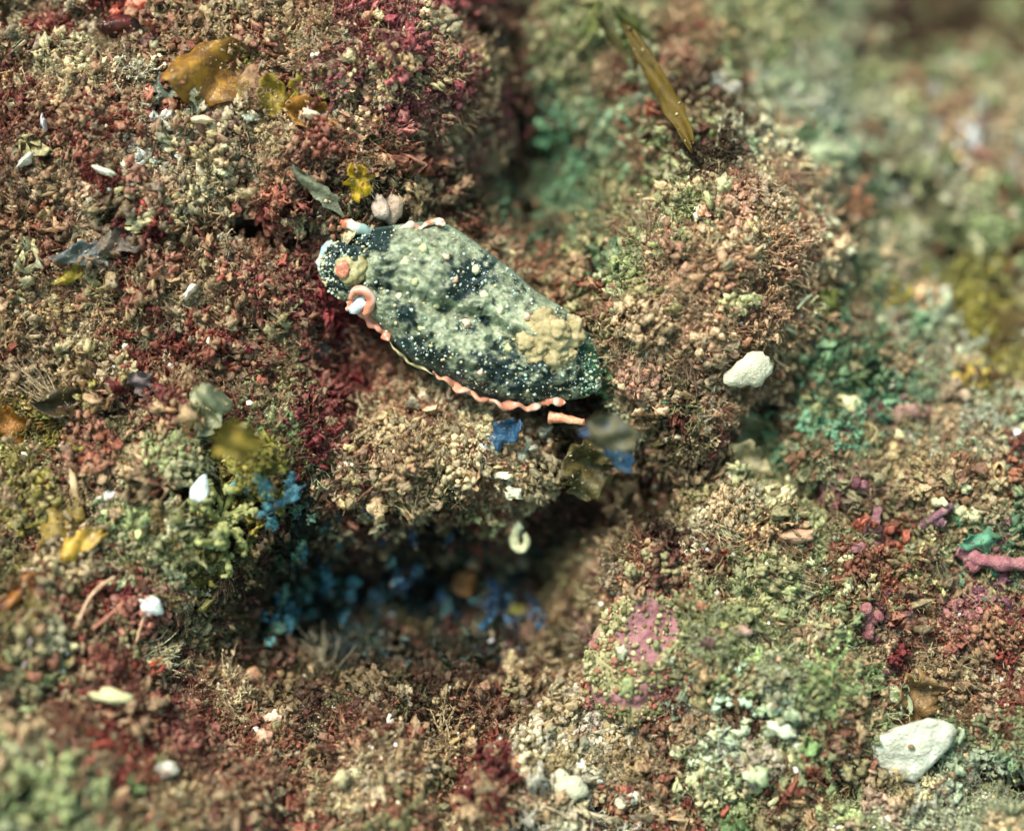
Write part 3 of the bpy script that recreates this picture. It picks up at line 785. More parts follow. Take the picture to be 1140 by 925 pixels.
# twigs, tubes and threads
def rod(label, pts, r, rgb, lift=.25, name='twig', cat='twig', taper=(1, 1), n=12, rough=.55, second=None, bumpy=.25, thin=0, keep=True, squash=1.0, lifts=None):
    ps = [at(x, y, (lifts[i] if lifts else lift)) for i, (x, y) in enumerate(pts)]
    o = np.mean(ps, axis=0)
    path = spline([q - o for q in ps], max(10, 6 * len(pts)))
    k = len(path)
    v, f = tube(path, np.linspace(r * taper[0], r * taper[1], k) * PX * (1 + .15 * vnoise(np.arange(k) * .7, np.zeros(k), seed=int(pts[0][0]))), n, squash=squash, rough=bumpy, seed=int(pts[0][1]))
    ob = link(name, mesh_data(name, v, f, paint(rgb, rough=rough, var=.25, scale=6, second=second, thin=thin)))
    tag(ob, label, cat); pose(ob, o)
    if keep:
        for q in ps: CLEAR.append((q[0], q[1], r * PX * 1.1))
    return ob
rod('stubby pinkish tan twig lying above the slug', [(424, 176), (455, 184), (480, 188), (500, 186)], 9, (190, 138, 104), lift=.30, second=(214, 170, 130), taper=(.7, 1))
rod('tan spindle shaped stick standing among pale crumbs', [(76, 506), (82, 540), (88, 570), (94, 588)], 7, (170, 142, 106), lift=.22, taper=(.5, 1), second=(196, 172, 134), squash=.6, bumpy=.5)
rod('brown twig poking out beside the slug tail', [(718, 502), (740, 496), (764, 487)], 5, (140, 100, 80), lift=.16)
rod('orange and cream rod pointing away from the slug tail', [(611, 464), (628, 466), (650, 470)], 6, (222, 140, 104), lift=.85, second=(226, 190, 160), taper=(1.1, .6))
rod('thin pale curved thread under the round white grain', [(88, 690), (98, 668), (112, 652), (128, 642)], 1.6, (196, 160, 130), lift=.45, name='algae_thread', cat='algae thread', keep=False)
rod('reddish straight thread next to the pale curved thread', [(103, 700), (120, 686), (138, 670)], 1.5, (176, 112, 90), lift=.45, name='algae_thread', cat='algae thread', keep=False)
rod('short thread hanging from the round white grain', [(161, 684), (156, 700), (152, 714)], 1.4, (190, 150, 120), lift=.45, name='algae_thread', cat='algae thread', keep=False)
rod('pale grey thread near the beige slope edge', [(34, 712), (32, 728), (26, 742)], 1.6, (170, 150, 150), lift=.45, name='algae_thread', cat='algae thread', keep=False)
rod('dark upright bristle at the top edge', [(814, -4), (815, 14), (813, 28)], 2.0, (30, 26, 16), lift=.5, name='bristle', cat='bristle', keep=False)
rod('short dark bristle in green turf', [(991, 200), (986, 210), (983, 222)], 2.0, (40, 34, 20), lift=.5, name='bristle', cat='bristle', keep=False)
rod('thin olive stem bending past the pale green blade', [(222, 455), (212, 474), (200, 490), (188, 502)], 2.2, (80, 70, 36), lift=.9, name='stem', cat='plant stem', keep=False)
rod('white green thread bridging the green crevice', [(868, 356), (880, 368), (896, 374)], 2.0, (170, 178, 140), lift=.35, name='algae_thread', cat='algae thread', keep=False)
rod('fine pale thread rising from the crevice by the mound', [(888, 344), (896, 334), (904, 328)], 1.6, (160, 170, 140), lift=.4, name='algae_thread', cat='algae thread', keep=False)
rod('tan straw lying in brown turf below the blue hollow', [(501, 828), (516, 818), (530, 808)], 2.6, (176, 150, 100), lift=.35, name='straw', cat='straw', keep=False)
rod('pale strand crossing the deep shade under the ledge', [(640, 592), (650, 578), (652, 566)], 1.5, (130, 84, 70), lift=.5, name='algae_thread', cat='algae thread', keep=False)
rod('arched fine strand in the deep shade under the ledge', [(652, 570), (664, 572), (672, 584)], 1.5, (130, 84, 70), lift=.5, name='algae_thread', cat='algae thread', keep=False)

# pink coralline growths
PINK = (150, 84, 92)
def coral(label, arms, r, rgb=PINK, second=(178, 124, 124), lift=.25, name='coralline_branch', cat='coralline alga'):
    pts = [at(x, y, lift * .9 + z) for arm in arms for x, y, z in arm]
    o = np.mean(pts, axis=0); root = thing(name, label, cat, o)
    m = paint(muted(rgb, .2), rough=.65, var=.35, scale=9, second=muted(second, .2), bump=1.0)
    i = 0
    for arm in arms:
        ps = pts[i:i + len(arm)]; i += len(arm)
        path = spline([q - o for q in ps], 7 * len(ps)); k = len(path)
        rad = r * PX * np.linspace(1.15, .8, k) * (1 + .25 * vnoise(np.arange(k) * .55, np.zeros(k), seed=int(arm[0][0])))
        rad[-1] *= .55; rad[-2] *= .85
        v, f = tube(path, rad * .7, 18, rough=.25, seed=int(arm[0][1]))
        link('branch', mesh_data('branch', v, f, m), root)
    for q in pts: CLEAR.append((q[0], q[1], r * PX * .9))
coral('thick pink coralline finger running out at the picture edge', [[(1066, 612, .1), (1082, 620, .15), (1110, 626, .2), (1150, 628, .2)], [(1078, 620, .1), (1088, 636, .1)]], 11, (172, 96, 110))
coral('three pronged pink coralline nub in olive turf', [[(966, 690, -.1), (964, 674, .15)], [(966, 690, -.1), (982, 684, .15)], [(966, 690, -.1), (966, 712, .1)]], 9, (164, 90, 96))
coral('mauve coralline branch rising through tan turf', [[(976, 606, -.1), (974, 585, .1), (978, 562, .15)], [(974, 585, .05), (960, 600, .1)], [(976, 606, 0), (950, 612, .1)]], 9, (138, 82, 94))
coral('purple pink coralline branch above the pink finger', [[(1020, 590, -.1), (1040, 576, .1), (1060, 562, .1)], [(1040, 576, .05), (1052, 584, .1)]], 8, (136, 86, 104))
coral('rosy coralline hump half covered in fuzz', [[(996, 464, -.1), (1014, 458, .1), (1036, 462, .05), (1052, 470, -.1)]], 13, (150, 106, 98), (176, 142, 124))
coral('small magenta coralline stub near the seed like grains', [[(952, 545, -.1), (954, 534, .15)], [(952, 545, -.1), (965, 538, .1)]], 8, (126, 66, 82))

def crust_rock():
    p = at(720, 730, .16)
    root = thing('crusted_rock', 'rock hump with pink coralline crust and green fuzz between', 'rock', p)
    v, f = lump(.70, .82, .30, 5, .36, 1.7, 12, 7)
    u_, w_ = v[:, 0], v[:, 1]; v0 = v
    k = sm(-.15, .15, fbm(u_ * 1.8 + 2, w_ * 1.8, seed=71, octs=4) + 1.1 * np.exp(-((w_ - .40 - .2 * u_) / .24) ** 2) + 1.2 * np.exp(-((w_ + .48 - .1 * u_) / .22) ** 2) - .55)[:, None]
    c = np.array(lin(146, 136, 96)) * (1 - k) + np.array(lin(138, 92, 94)) * k
    link('rock_body', mesh_data('rock_body', v, f, attr_mat('pink_crust', 'GEOMETRY', .6, .3, fine=.35, fscale=9, bump=1.0), c), root)
    for n_, (x, y, z, r) in enumerate([(-.28, -.38, .28, .13), (.22, .05, .42, .07), (.3, .0, .40, .05), (-.05, -.1, .42, .08), (.1, .2, .40, .06), (.38, -.2, .28, .05), (-.35, .1, .32, .09)]):
        r *= .7; v, f = lump(r, r * 1.2, r, 3, .8, 2, n_ + 3, 4)
        link('nodule', mesh_data('nodule', v + (x, y, z), f, paint(((136, 142, 96), (150, 142, 110), (186, 180, 150), (120, 110, 76))[n_ % 4])), root)
    rd = np.random.default_rng(4); bag = Bag(); v1, f1 = ico(1)
    top_ = np.where(v0[:, 2] > .02)[0]
    for _ in range(3600):
        i = top_[rd.integers(0, len(top_))]
        if rd.random() < float(k[i, 0]) * .85: continue
        r_ = .012 + .035 * rd.random() ** 2.5
        bag.add(v1 * (1 + .4 * rd.normal(size=(len(v1), 1))) * r_ * rd.uniform(.6, 1.4, 3) + v0[i] + (0, 0, .02), f1,
                np.array(lin(*((128, 126, 84), (150, 138, 100), (180, 168, 130), (98, 96, 62), (146, 92, 76))[rd.integers(0, 5)])))
    fz = link('fuzz', bag.data('fuzz', dust_m, True), root); fz['kind'] = 'stuff'
    CLEAR.append((p[0], p[1], .45)); CLEAR.append((p[0] - .1, p[1] - .42, .32)); CLEAR.append((p[0] + .05, p[1] + .4, .3))
crust_rock()

def burrow(label, px, py, rx, ry, rim, inside, lift=.25):
    p = at(px, py, lift); root = thing('worm_tube', label, 'worm tube', p, 0, 8)
    a = np.linspace(0, 2 * math.pi, 29)[:-1]
    ring = np.stack((np.cos(a) * rx * PX * 1.2, np.sin(a) * ry * PX * 1.2, .02 * np.sin(a * 3)), -1)
    prof = [(1.25, -.3), (1.15, .0), (1.0, .05), (.82, .0), (.75, -.3)]
    V = []; F = []
    for k_, z in prof: V.append(ring * (k_ / 1.1, k_ / 1.1, 1) + (0, 0, z))
    for i in range(4):
        for j in range(28): F.append((i * 28 + j, i * 28 + (j + 1) % 28, (i + 1) * 28 + (j + 1) % 28, (i + 1) * 28 + j))
    link('rim', mesh_data('rim', np.vstack(V), F, paint(rim, rough=.6)), root)
    v, f = lump(rx * PX * .92, ry * PX * .92, .07, 2, .05, seed=1)
    link('plug', mesh_data('plug', v + (0, 0, -.10), f, paint(inside, rough=.2, spec=.8)), root)
    clear(px, py, max(rx, ry) * 1.1, p)
burrow('open worm tube with a dark red plug beside the milky knob', 1118, 488, 9, 8, (176, 156, 112), (84, 16, 8))
burrow('narrower worm tube with a red plug below the other one', 1112, 525, 5, 9, (186, 160, 112), (110, 26, 6))
burrow('round worm tube with a pinkish lip in olive turf', 844, 718, 12, 11, (70, 48, 40), (120, 92, 68), .04)

# the crumbly lump that lies on the slug's back
p = slug_surf(612, 376) + (0, 0, .02)
root = thing('sediment_lump', 'tan lobed lump of sediment resting on the rear of the slug', 'sediment lump', p)
rl = random.Random(9)
for n_, (x, y, z, r) in enumerate([(0, 0, .0, .27), (-.26, -.02, -.02, .17), (.24, .03, -.05, .19), (-.08, .24, -.04, .17), (.06, -.24, -.02, .18), (.2, -.2, -.04, .13), (-.2, .18, -.03, .13), (-.17, -.22, -.03, .14), (.3, .18, -.06, .13), (.1, .1, .1, .14), (0.02, -.36, -.04, .10)]):
    v, f = lump(r, r * .95, r * .6, 4, .42, 2.4, n_ + 31, 5)
    link('lobe', mesh_data('lobe', v + (x, y, z), f, paint((154, 138, 98), rough=.7, second=(186, 166, 126), var=.25, bump=.5)), root)

# ------------------------------------------------------------------ turf pieces (masters for the uncountable turf)
def rvec(r, s=1.0): return np.array([r.gauss(0, s) for _ in range(3)])
turf_mat = attr_mat('algal_turf', 'INSTANCER', 0.40, 0.55, thin=0.5, island=0.36, fine=0.45, fscale=16.0, bump=0.6)
grain_mat = attr_mat('shell_sand', 'INSTANCER', 0.4, 0.5, island=0.1)
masters = bpy.data.collections.new('turf_pieces')
MASTERS = {}
def master(kind, bag, mat, smooth=True):
    i = len(masters.objects)
    o = bpy.data.objects.new('turf_piece_%02d' % i, bag.data('turf_piece', mat, True, smooth, 'dust'))
    masters.objects.link(o)
    MASTERS.setdefault(kind, []).append(i)
v20_, f20 = ico(1)
def shard(r, s_):
    q = np.array([[r.uniform(.45, 1.5)] for _ in range(len(v20_))]) * v20_ * (r.uniform(.5, 1.0), r.uniform(.6, 1.1), r.uniform(.8, 1.45))
    M = np.array(Euler((r.uniform(0, 6), r.uniform(0, 6), r.uniform(0, 6))).to_matrix())
    return (q * s_) @ M.T
def tuft_bag(r, branches, spread, step, rad, knob, hairs):
    b = Bag()
    for _ in range(branches):
        d = np.array((r.gauss(0, spread), r.gauss(0, spread), r.uniform(.5, 1.0))); d /= np.linalg.norm(d)
        pts = [np.array((r.gauss(0, spread * .22), r.gauss(0, spread * .22), -.1))]
        for q in range(5):
            d = d + rvec(r, .30); d /= np.linalg.norm(d); pts.append(pts[-1] + d * r.uniform(.7, 1.3) * step)
        b.add(*tube(pts, np.linspace(rad, rad * .4, 6), 4), np.repeat(np.linspace(0, .3, 6), 4)[:, None] * np.ones(3))
        for q in range(2, 6):
            for _k in range(2):
                if r.random() < .75: b.add(shard(r, knob * r.uniform(.5, 1.4)) + pts[q] + rvec(r, knob), f20, (r.uniform(.1, .8),) * 3)
        for _k in range(hairs):
            o = pts[r.randrange(2, 6)]; e = rvec(r, 1); e[2] += .5; e = e / np.linalg.norm(e) * r.uniform(.10, .26)
            b.add(*tube([o, o + e * .5 + rvec(r, .02), o + e], [rad * .30, rad * .26, rad * .14], 3, cap=False), (r.uniform(.2, .7),) * 3)
    return b
for k in range(5):      # sediment-laden branching tuft
    master('fluff', tuft_bag(random.Random(100 + k), 16, .55, .19, .040, .042, 5), turf_mat, k % 2 == 0)
for k in range(4):      # dense little bush
    master('bush', tuft_bag(random.Random(150 + k), 48, .75, .15, .024, .032, 4), turf_mat)
for k in range(4):      # cotton-like fuzz of fine filaments
    r = random.Random(180 + k); b = Bag()
    for _ in range(60):
        o = np.array((r.gauss(0, .28), r.gauss(0, .28), r.uniform(-.1, .35)))
        e = rvec(r, 1); e[2] = abs(e[2]) * .8 + .2; e = e / np.linalg.norm(e) * r.uniform(.25, .55)
        b.add(*tube([o, o + e * .5 + rvec(r, .07), o + e + rvec(r, .08)], [.011, .011, .006], 3, cap=False), (r.uniform(.2, .8),) * 3)
        if r.random() < .4: b.add(shard(r, r.uniform(.015, .04)) + o + e * r.random(), f20, (r.uniform(.3, .9),) * 3)
    master('fuzz', b, turf_mat)
def silt_bag(r, n_, lo, hi, seed):
    b = Bag()
    for q in range(n_):
        a = r.uniform(0, 6.28); R_ = .62 * math.sqrt(r.random())
        c = np.array((R_ * math.cos(a), R_ * math.sin(a), .42 * (1 - (R_ / .7) ** 2) * r.uniform(.5, 1.25)))
        z = r.uniform(lo, hi)
        v, f = lump(z * r.uniform(.7, 1.4), z * r.uniform(.7, 1.4), z * r.uniform(.6, 1.3), 2, .95, 1.9, seed + q, 4)
        M = np.array(Euler((r.uniform(0, 6), r.uniform(0, 6), r.uniform(0, 6))).to_matrix())
        b.add(v @ M.T + c, f, (max(0, r.uniform(-.35, .75)),) * 3)
    for q in range(n_):
        a = r.uniform(0, 6.28); R_ = .66 * math.sqrt(r.random())
        c = np.array((R_ * math.cos(a), R_ * math.sin(a), .46 * (1 - (R_ / .75) ** 2)))
        b.add(shard(r, r.uniform(.03, .07)) + c, f20, (r.uniform(.2, .9),) * 3)
    return b
for k in range(7):      # silt-covered clump
    master('clump', silt_bag(random.Random(200 + k), 44, .045, .135, k * 40), turf_mat)
for k in range(5):      # coarser silt lumps
    master('clump', silt_bag(random.Random(230 + k), 20, .08, .19, 900 + k * 40), turf_mat)
for k in range(6):      # lobed tuft: short branches ending in flat lobes
    r = random.Random(330 + k); b = Bag()
    for _ in range(13):
        d = np.array((r.gauss(0, .7), r.gauss(0, .7), r.uniform(.4, 1.0))); d /= np.linalg.norm(d)
        pts = [np.array((r.gauss(0, .12), r.gauss(0, .12), -.15))]
        for q in range(4):
            d = d + rvec(r, .3); d /= np.linalg.norm(d); pts.append(pts[-1] + d * r.uniform(.13, .22))
        b.add(*tube(pts, np.linspace(.05, .035, 5), 4), (.1,) * 3)
        for q in range(1, 5):
            for _k in range(r.choice((1, 2, 2))):
                z = r.uniform(.045, .10)
                v, f = lump(z * r.uniform(.8, 1.7), z * r.uniform(.7, 1.2), z * r.uniform(.3, .7), 2, .9, 1.8, r.randrange(9999), 3)
                M = np.array(Euler((r.uniform(0, 6), r.uniform(0, 6), r.uniform(0, 6))).to_matrix())
                b.add(v @ M.T + pts[q] + rvec(r, .05), f, (min(.95, max(0, .22 * q - .2 + r.gauss(0, .2))),) * 3)
    master('lobed', b, turf_mat)
for k in range(4):      # combed wisp of long fine filaments
    r = random.Random(270 + k); b = Bag()
    for q in range(40):
        o = np.array((r.gauss(0, .16), r.gauss(0, .16), r.uniform(-.05, .15))); d = np.array((1.0, r.gauss(0, .22), r.uniform(.1, .55)))
        pts = [o]
        for _ in range(5):
            d = d + rvec(r, .16); d /= np.linalg.norm(d); pts.append(pts[-1] + d * r.uniform(.1, .2))
        b.add(*tube(pts, np.linspace(.011, .005, 6), 3, cap=False), (r.uniform(.2, .8),) * 3)
    master('wisp', b, turf_mat)
for k in range(5):      # hummock: hundreds of crumbs held together by fuzz
    r = random.Random(250 + k); b = Bag()
    for q in range(230):
        a = r.uniform(0, 6.28); R_ = .66 * math.sqrt(r.random()); dm = 1 - (R_ / .72) ** 2
        c = np.array((R_ * math.cos(a), R_ * math.sin(a), .5 * dm * r.uniform(.55, 1.15) + .05 * r.gauss(0, 1)))
        b.add(shard(r, .02 + .10 * r.random() ** 2.2) * (1, r.uniform(.6, 1.5), 1) + c, f20, (max(0, r.uniform(-.3, .9)),) * 3)
    for q in range(70):
        a = r.uniform(0, 6.28); R_ = .62 * math.sqrt(r.random()); dm = 1 - (R_ / .72) ** 2
        o = np.array((R_ * math.cos(a), R_ * math.sin(a), .42 * dm)); e = rvec(r, .6); e[2] = abs(e[2]) + .25; e = e / np.linalg.norm(e) * r.uniform(.12, .28)
        b.add(*tube([o, o + e * .5 + rvec(r, .03), o + e], [.012, .012, .006], 3, cap=False), (r.uniform(.2, .8),) * 3)
    master('hummock', b, turf_mat, k % 2 == 0)
for k in range(6):      # little leafy rosette
    r = random.Random(300 + k); b = Bag()
    for q in range(11):
        v, f = blade_mesh(r.uniform(.35, .75), r.uniform(.2, .46), r.uniform(.2, .9), .4, .03, .95, 300 + k * 20 + q, 5, 8, .7)
        M = np.array(Matrix.Rotation(r.uniform(0, 6.28), 3, 'Z') @ Matrix.Rotation(r.uniform(.2, 1.2), 3, 'X'))
        b.add((v + (0, .28, 0)) @ M.T, f, np.clip((v[:, 1:2] + .3) * r.uniform(.2, 1.1), 0, .85) * np.ones(3))
    master('leaf', b, turf_mat)
for k in range(4):      # fine hair
    r = random.Random(400 + k); b = Bag()
    for q in range(34):
        d = np.array((r.gauss(0, .35), r.gauss(0, .35), 1.0)); d /= np.linalg.norm(d)
        pts = [np.array((r.gauss(0, .14), r.gauss(0, .14), -.1))]
        for _ in range(4):
            d = d + rvec(r, .17) + (.10, 0, -.04); d /= np.linalg.norm(d); pts.append(pts[-1] + d * r.uniform(.2, .32))
        b.add(*tube(pts, np.linspace(.017, .007, 5), 3, cap=False), (r.uniform(0, .3),) * 3)
        if r.random() < .5:
            s_ = r.uniform(.02, .05); b.add(shard(r, s_) + pts[r.randrange(2, 5)], f20, (.7,) * 3)
    master('hair', b, turf_mat)
for k in range(3):      # feathered frond
    r = random.Random(500 + k); b = Bag()
    for q in range(4):
        d = np.array((r.gauss(0, .5), r.gauss(0, .5), 1.0)); d /= np.linalg.norm(d)
        pts = [np.array((r.gauss(0, .1), r.gauss(0, .1), -.1))]
        for _ in range(9):
            d = d + rvec(r, .13); d /= np.linalg.norm(d); pts.append(pts[-1] + d * .12)
        b.add(*tube(pts, np.linspace(.03, .012, 10), 3), (.1,) * 3)
        side = np.cross(d, rvec(r)); side /= np.linalg.norm(side)
        for j in range(2, 10):
            for sg in (1, -1):
                e = side * sg + d * .6 + rvec(r, .15); e = e / np.linalg.norm(e) * r.uniform(.1, .24)
                b.add(*tube([pts[j], pts[j] + e * .5, pts[j] + e], [.026, .030, .014], 3), (r.uniform(0, .5),) * 3)
    master('feather', b, turf_mat)
for k in range(8):      # crumb
    b = Bag(); r = random.Random(600 + k)
    for _ in range(4): b.add(shard(r, .52) + rvec(r, .40), f20, (.12 * k,) * 3)
    master('crumb', b, turf_mat, k % 2 == 0)
for k in range(4):      # broken flake
    b = Bag(); b.add(*chip_mesh(polygon(.8, .6, 10, .5, 700 + k), .14, .15, k, 2, .08), (.3,) * 3); master('flake', b, turf_mat, False)
for k in range(5):      # sand grain
    b = Bag(); b.add(*lump(.8, 1.0, .7, 2, .45, 1.5, 800 + k, 3), (0, 0, 0)); master('grain', b, grain_mat)

# ------------------------------------------------------------------ tufts that stand out one by one
def tuft(label, px, py, r, rgb, tip, style='bush', lift=.0):
    rr_ = random.Random(int(px * 3 + py)); p = at(px, py, lift)
    root = thing('algae_tuft', label, 'algae tuft', p, rr_.uniform(0, 360))
    st, kn = Bag(), Bag(); S = r * PX
    for _ in range(16 if style == 'bush' else 11):
        d = np.array((rr_.gauss(0, .75), rr_.gauss(0, .75), rr_.uniform(.35, .9))); d /= np.linalg.norm(d)
        pts = [np.array((rr_.gauss(0, .1), rr_.gauss(0, .1), -.35))]
        for q in range(6):
            d = d + rvec(rr_, .3); d /= np.linalg.norm(d); pts.append(pts[-1] + d * rr_.uniform(.14, .26))
        st.add(*tube(np.array(pts) * S, np.linspace(.09, .05, 7) * S, 5, rough=.3))
        for q in range(2, 7):
            for _k in range(2):
                s_ = rr_.uniform(.045, .11) if style == 'bush' else rr_.uniform(.06, .14)
                v_, f_ = lump(s_ * rr_.uniform(.6, 1.3), s_ * rr_.uniform(.6, 1.3), s_ * rr_.uniform(.6, 1.2), 2, .6, 1.8, rr_.randrange(999), 3, pts[q] + rvec(rr_, .06))
                kn.add(v_ * S, f_)
    link('stems', st.data('stems', paint(muted(rgb, .1), rough=.7, var=.3, scale=8)), root)['kind'] = 'stuff'
    link('nodules', kn.data('nodules', paint(muted(tip, .1), rough=.7, var=.35, scale=7, bump=.6)), root)['kind'] = 'stuff'
    return root
tuft('yellow olive knobbly tuft on the shoulder above the pink crusted rock', 726, 642, 30, (112, 98, 64), (150, 138, 98), 'knob', .05)
tuft('olive green tuft between the crusted rock and the round worm tube', 797, 690, 30, (104, 108, 58), (168, 164, 104))
tuft('pale sage bushy tuft beside the three pronged pink nub', 925, 668, 44, (120, 116, 74), (186, 184, 138))
tuft('cream branching tuft spread flat below the worm tubes', 1046, 548, 46, (150, 140, 96), (206, 198, 150), 'knob')
tuft('yellowish tuft in front of the thick pink finger', 1028, 642, 38, (130, 116, 66), (188, 178, 120))
tuft('beige fluffy tuft right under the dark maroon blade', 160, 84, 42, (140, 110, 78), (206, 192, 150))
tuft('beige tuft below the pale crumbs with milky pebble', 255, 172, 34, (150, 126, 86), (206, 196, 156))
tuft('cream tuft at the top edge above the pink turf', 452, 12, 30, (140, 120, 78), (210, 196, 146), 'knob')
tuft('cream crumbly tuft beside the pink turf', 394, 72, 26, (140, 116, 80), (206, 188, 144), 'knob')
tuft('tan tuft over the stubby pinkish twig', 398, 150, 32, (150, 116, 86), (196, 168, 132))
tuft('cream tuft on top of the fuzzy mound', 742, 196, 26, (150, 122, 84), (204, 190, 146), 'knob')
tuft('pale fluffy tuft on the far shoulder of the fuzzy mound', 852, 186, 30, (150, 120, 84), (206, 188, 148))
tuft('tan tuft low on the front of the fuzzy mound', 760, 420, 36, (140, 100, 74), (196, 170, 124))
tuft('cream tuft hanging from the lip of the ledge', 536, 560, 30, (130, 110, 70), (196, 182, 128), 'knob', .1)
tuft('small tan tuft alone in the deep shade', 690, 598, 18, (120, 90, 60), (180, 150, 100))
tuft('beige tuft in the red turf before the slug head', 318, 326, 28, (140, 110, 78), (190, 172, 124))
tuft('grey beige tuft on the slope beside the pale grey thread', 76, 742, 40, (140, 122, 84), (190, 180, 136))
tuft('moss green tuft at the near edge, out of focus', 52, 880, 44, (96, 108, 62), (150, 156, 104))
tuft('blurred yellow green tuft standing tall beside the pointed white grain', 238, 592, 46, (112, 116, 60), (150, 150, 92), lift=.25)
tuft('olive green tuft leaning over the teal fronds', 282, 560, 36, (96, 100, 56), (138, 136, 84), lift=.2)
tuft('mossy yellow tuft below the round yellow blade', 250, 520, 34, (130, 124, 58), (172, 160, 84), lift=.2)
tuft('pale sea green knobbly tuft in pale turf near the white lumps', 815, 766, 28, (130, 148, 118), (168, 190, 162), 'knob', .05)
tuft('small green tuft brushing against the end of the slug tail', 674, 418, 22, (60, 100, 66), (104, 142, 96), lift=.15)
tuft('tan tuft beside the dark brown blade', 152, 478, 28, (140, 108, 74), (192, 168, 120))
tuft('sandy tuft at the bottom between stone and green turf', 790, 872, 34, (130, 118, 78), (188, 178, 132))
tuft('olive tuft beside the big white shell', 928, 858, 36, (118, 112, 66), (178, 172, 122))

# ------------------------------------------------------------------ scatter
KINDS = list(MASTERS)
MIX = {  # shares of each kind of piece per cover
 'T': dict(clump=.36, fluff=.17, leaf=.22, fuzz=.08, crumb=.10, flake=.07),
 'R': dict(clump=.28, fluff=.20, leaf=.26, hair=.03, fuzz=.08, crumb=.10, flake=.05),
 'M': dict(clump=.26, fluff=.24, hair=.08, fuzz=.16, leaf=.26),
 'm': dict(clump=.40, fluff=.24, fuzz=.18, leaf=.14, hair=.04),
 'G': dict(clump=.34, fluff=.18, leaf=.34, fuzz=.08, crumb=.06), 'g': dict(clump=.3, fluff=.2, leaf=.4, fuzz=.1),
 'O': dict(clump=.38, fluff=.20, leaf=.26, fuzz=.10, crumb=.06), 'Y': dict(clump=.3, leaf=.45, fluff=.15, fuzz=.1),
 'P': dict(clump=.46, fluff=.14, leaf=.14, fuzz=.06, crumb=.10, flake=.10), 'W': dict(clump=.38, fluff=.12, leaf=.10, fuzz=.04, crumb=.22, flake=.14),
 'B': dict(clump=.2, fluff=.3, leaf=.45, fuzz=.05), 'D': dict(clump=.3, fluff=.3, leaf=.25, fuzz=.15),
 'S': dict(clump=.36, fluff=.24, fuzz=.14, leaf=.16, crumb=.10),
 'L': dict(clump=.44, fluff=.2, fuzz=.10, leaf=.20, crumb=.06), 'H': dict(clump=.28, hair=.10, fluff=.24, fuzz=.30, leaf=.08),
}
SIZE = dict(lobed=(.28, .78), wisp=(.4, 1.0), fluff=(.16, .50), hummock=(.28, .72), clump=(.13, .36), leaf=(.16, .46), hair=(.24, .50), feather=(.2, .46), fuzz=(.20, .52), bush=(.34, .80), crumb=(.022, .075), flake=(.03, .10), grain=(.018, .06))

def geo_tree():
    ng = bpy.data.node_groups.new('turf', 'GeometryNodeTree')
    ng.interface.new_socket('Geometry', in_out='INPUT', socket_type='NodeSocketGeometry')
    ng.interface.new_socket('Geometry', in_out='OUTPUT', socket_type='NodeSocketGeometry')
    n = ng.nodes; gi = n.new('NodeGroupInput'); go = n.new('NodeGroupOutput')
    ip = n.new('GeometryNodeInstanceOnPoints'); ip.inputs['Pick Instance'].default_value = True
    cinf = n.new('GeometryNodeCollectionInfo'); cinf.inputs['Collection'].default_value = masters
    cinf.inputs['Separate Children'].default_value = True; cinf.inputs['Reset Children'].default_value = True
    def na(nm, ty):
        q = n.new('GeometryNodeInputNamedAttribute'); q.data_type = ty; q.inputs['Name'].default_value = nm; return q.outputs['Attribute']
    e2r = n.new('FunctionNodeEulerToRotation')
    ng.links.new(na('rot', 'FLOAT_VECTOR'), e2r.inputs[0])
    ng.links.new(gi.outputs[0], ip.inputs['Points']); ng.links.new(cinf.outputs[0], ip.inputs['Instance'])
    ng.links.new(na('pick', 'INT'), ip.inputs['Instance Index']); ng.links.new(e2r.outputs[0], ip.inputs['Rotation'])
    ng.links.new(na('siz', 'FLOAT_VECTOR'), ip.inputs['Scale'])
    ng.links.new(ip.outputs[0], go.inputs[0])
    return ng
TREE = geo_tree()

def normals(u, v, e=0.05):
    hu = (height(u + e, v) - height(u - e, v)) / (2 * e); hv = (height(u, v + e) - height(u, v - e)) / (2 * e)
    n = np.stack((-hu, -hv, np.ones_like(u)), -1); n /= np.linalg.norm(n, axis=1)[:, None]
    return n, np.hypot(hu, hv)

def open_ground(u, v):
    ok = slug_dist(u, v) > 0.84
    for a, b, r in CLEAR: ok &= (u - a) ** 2 + (v - b) ** 2 > r * r
    return ok

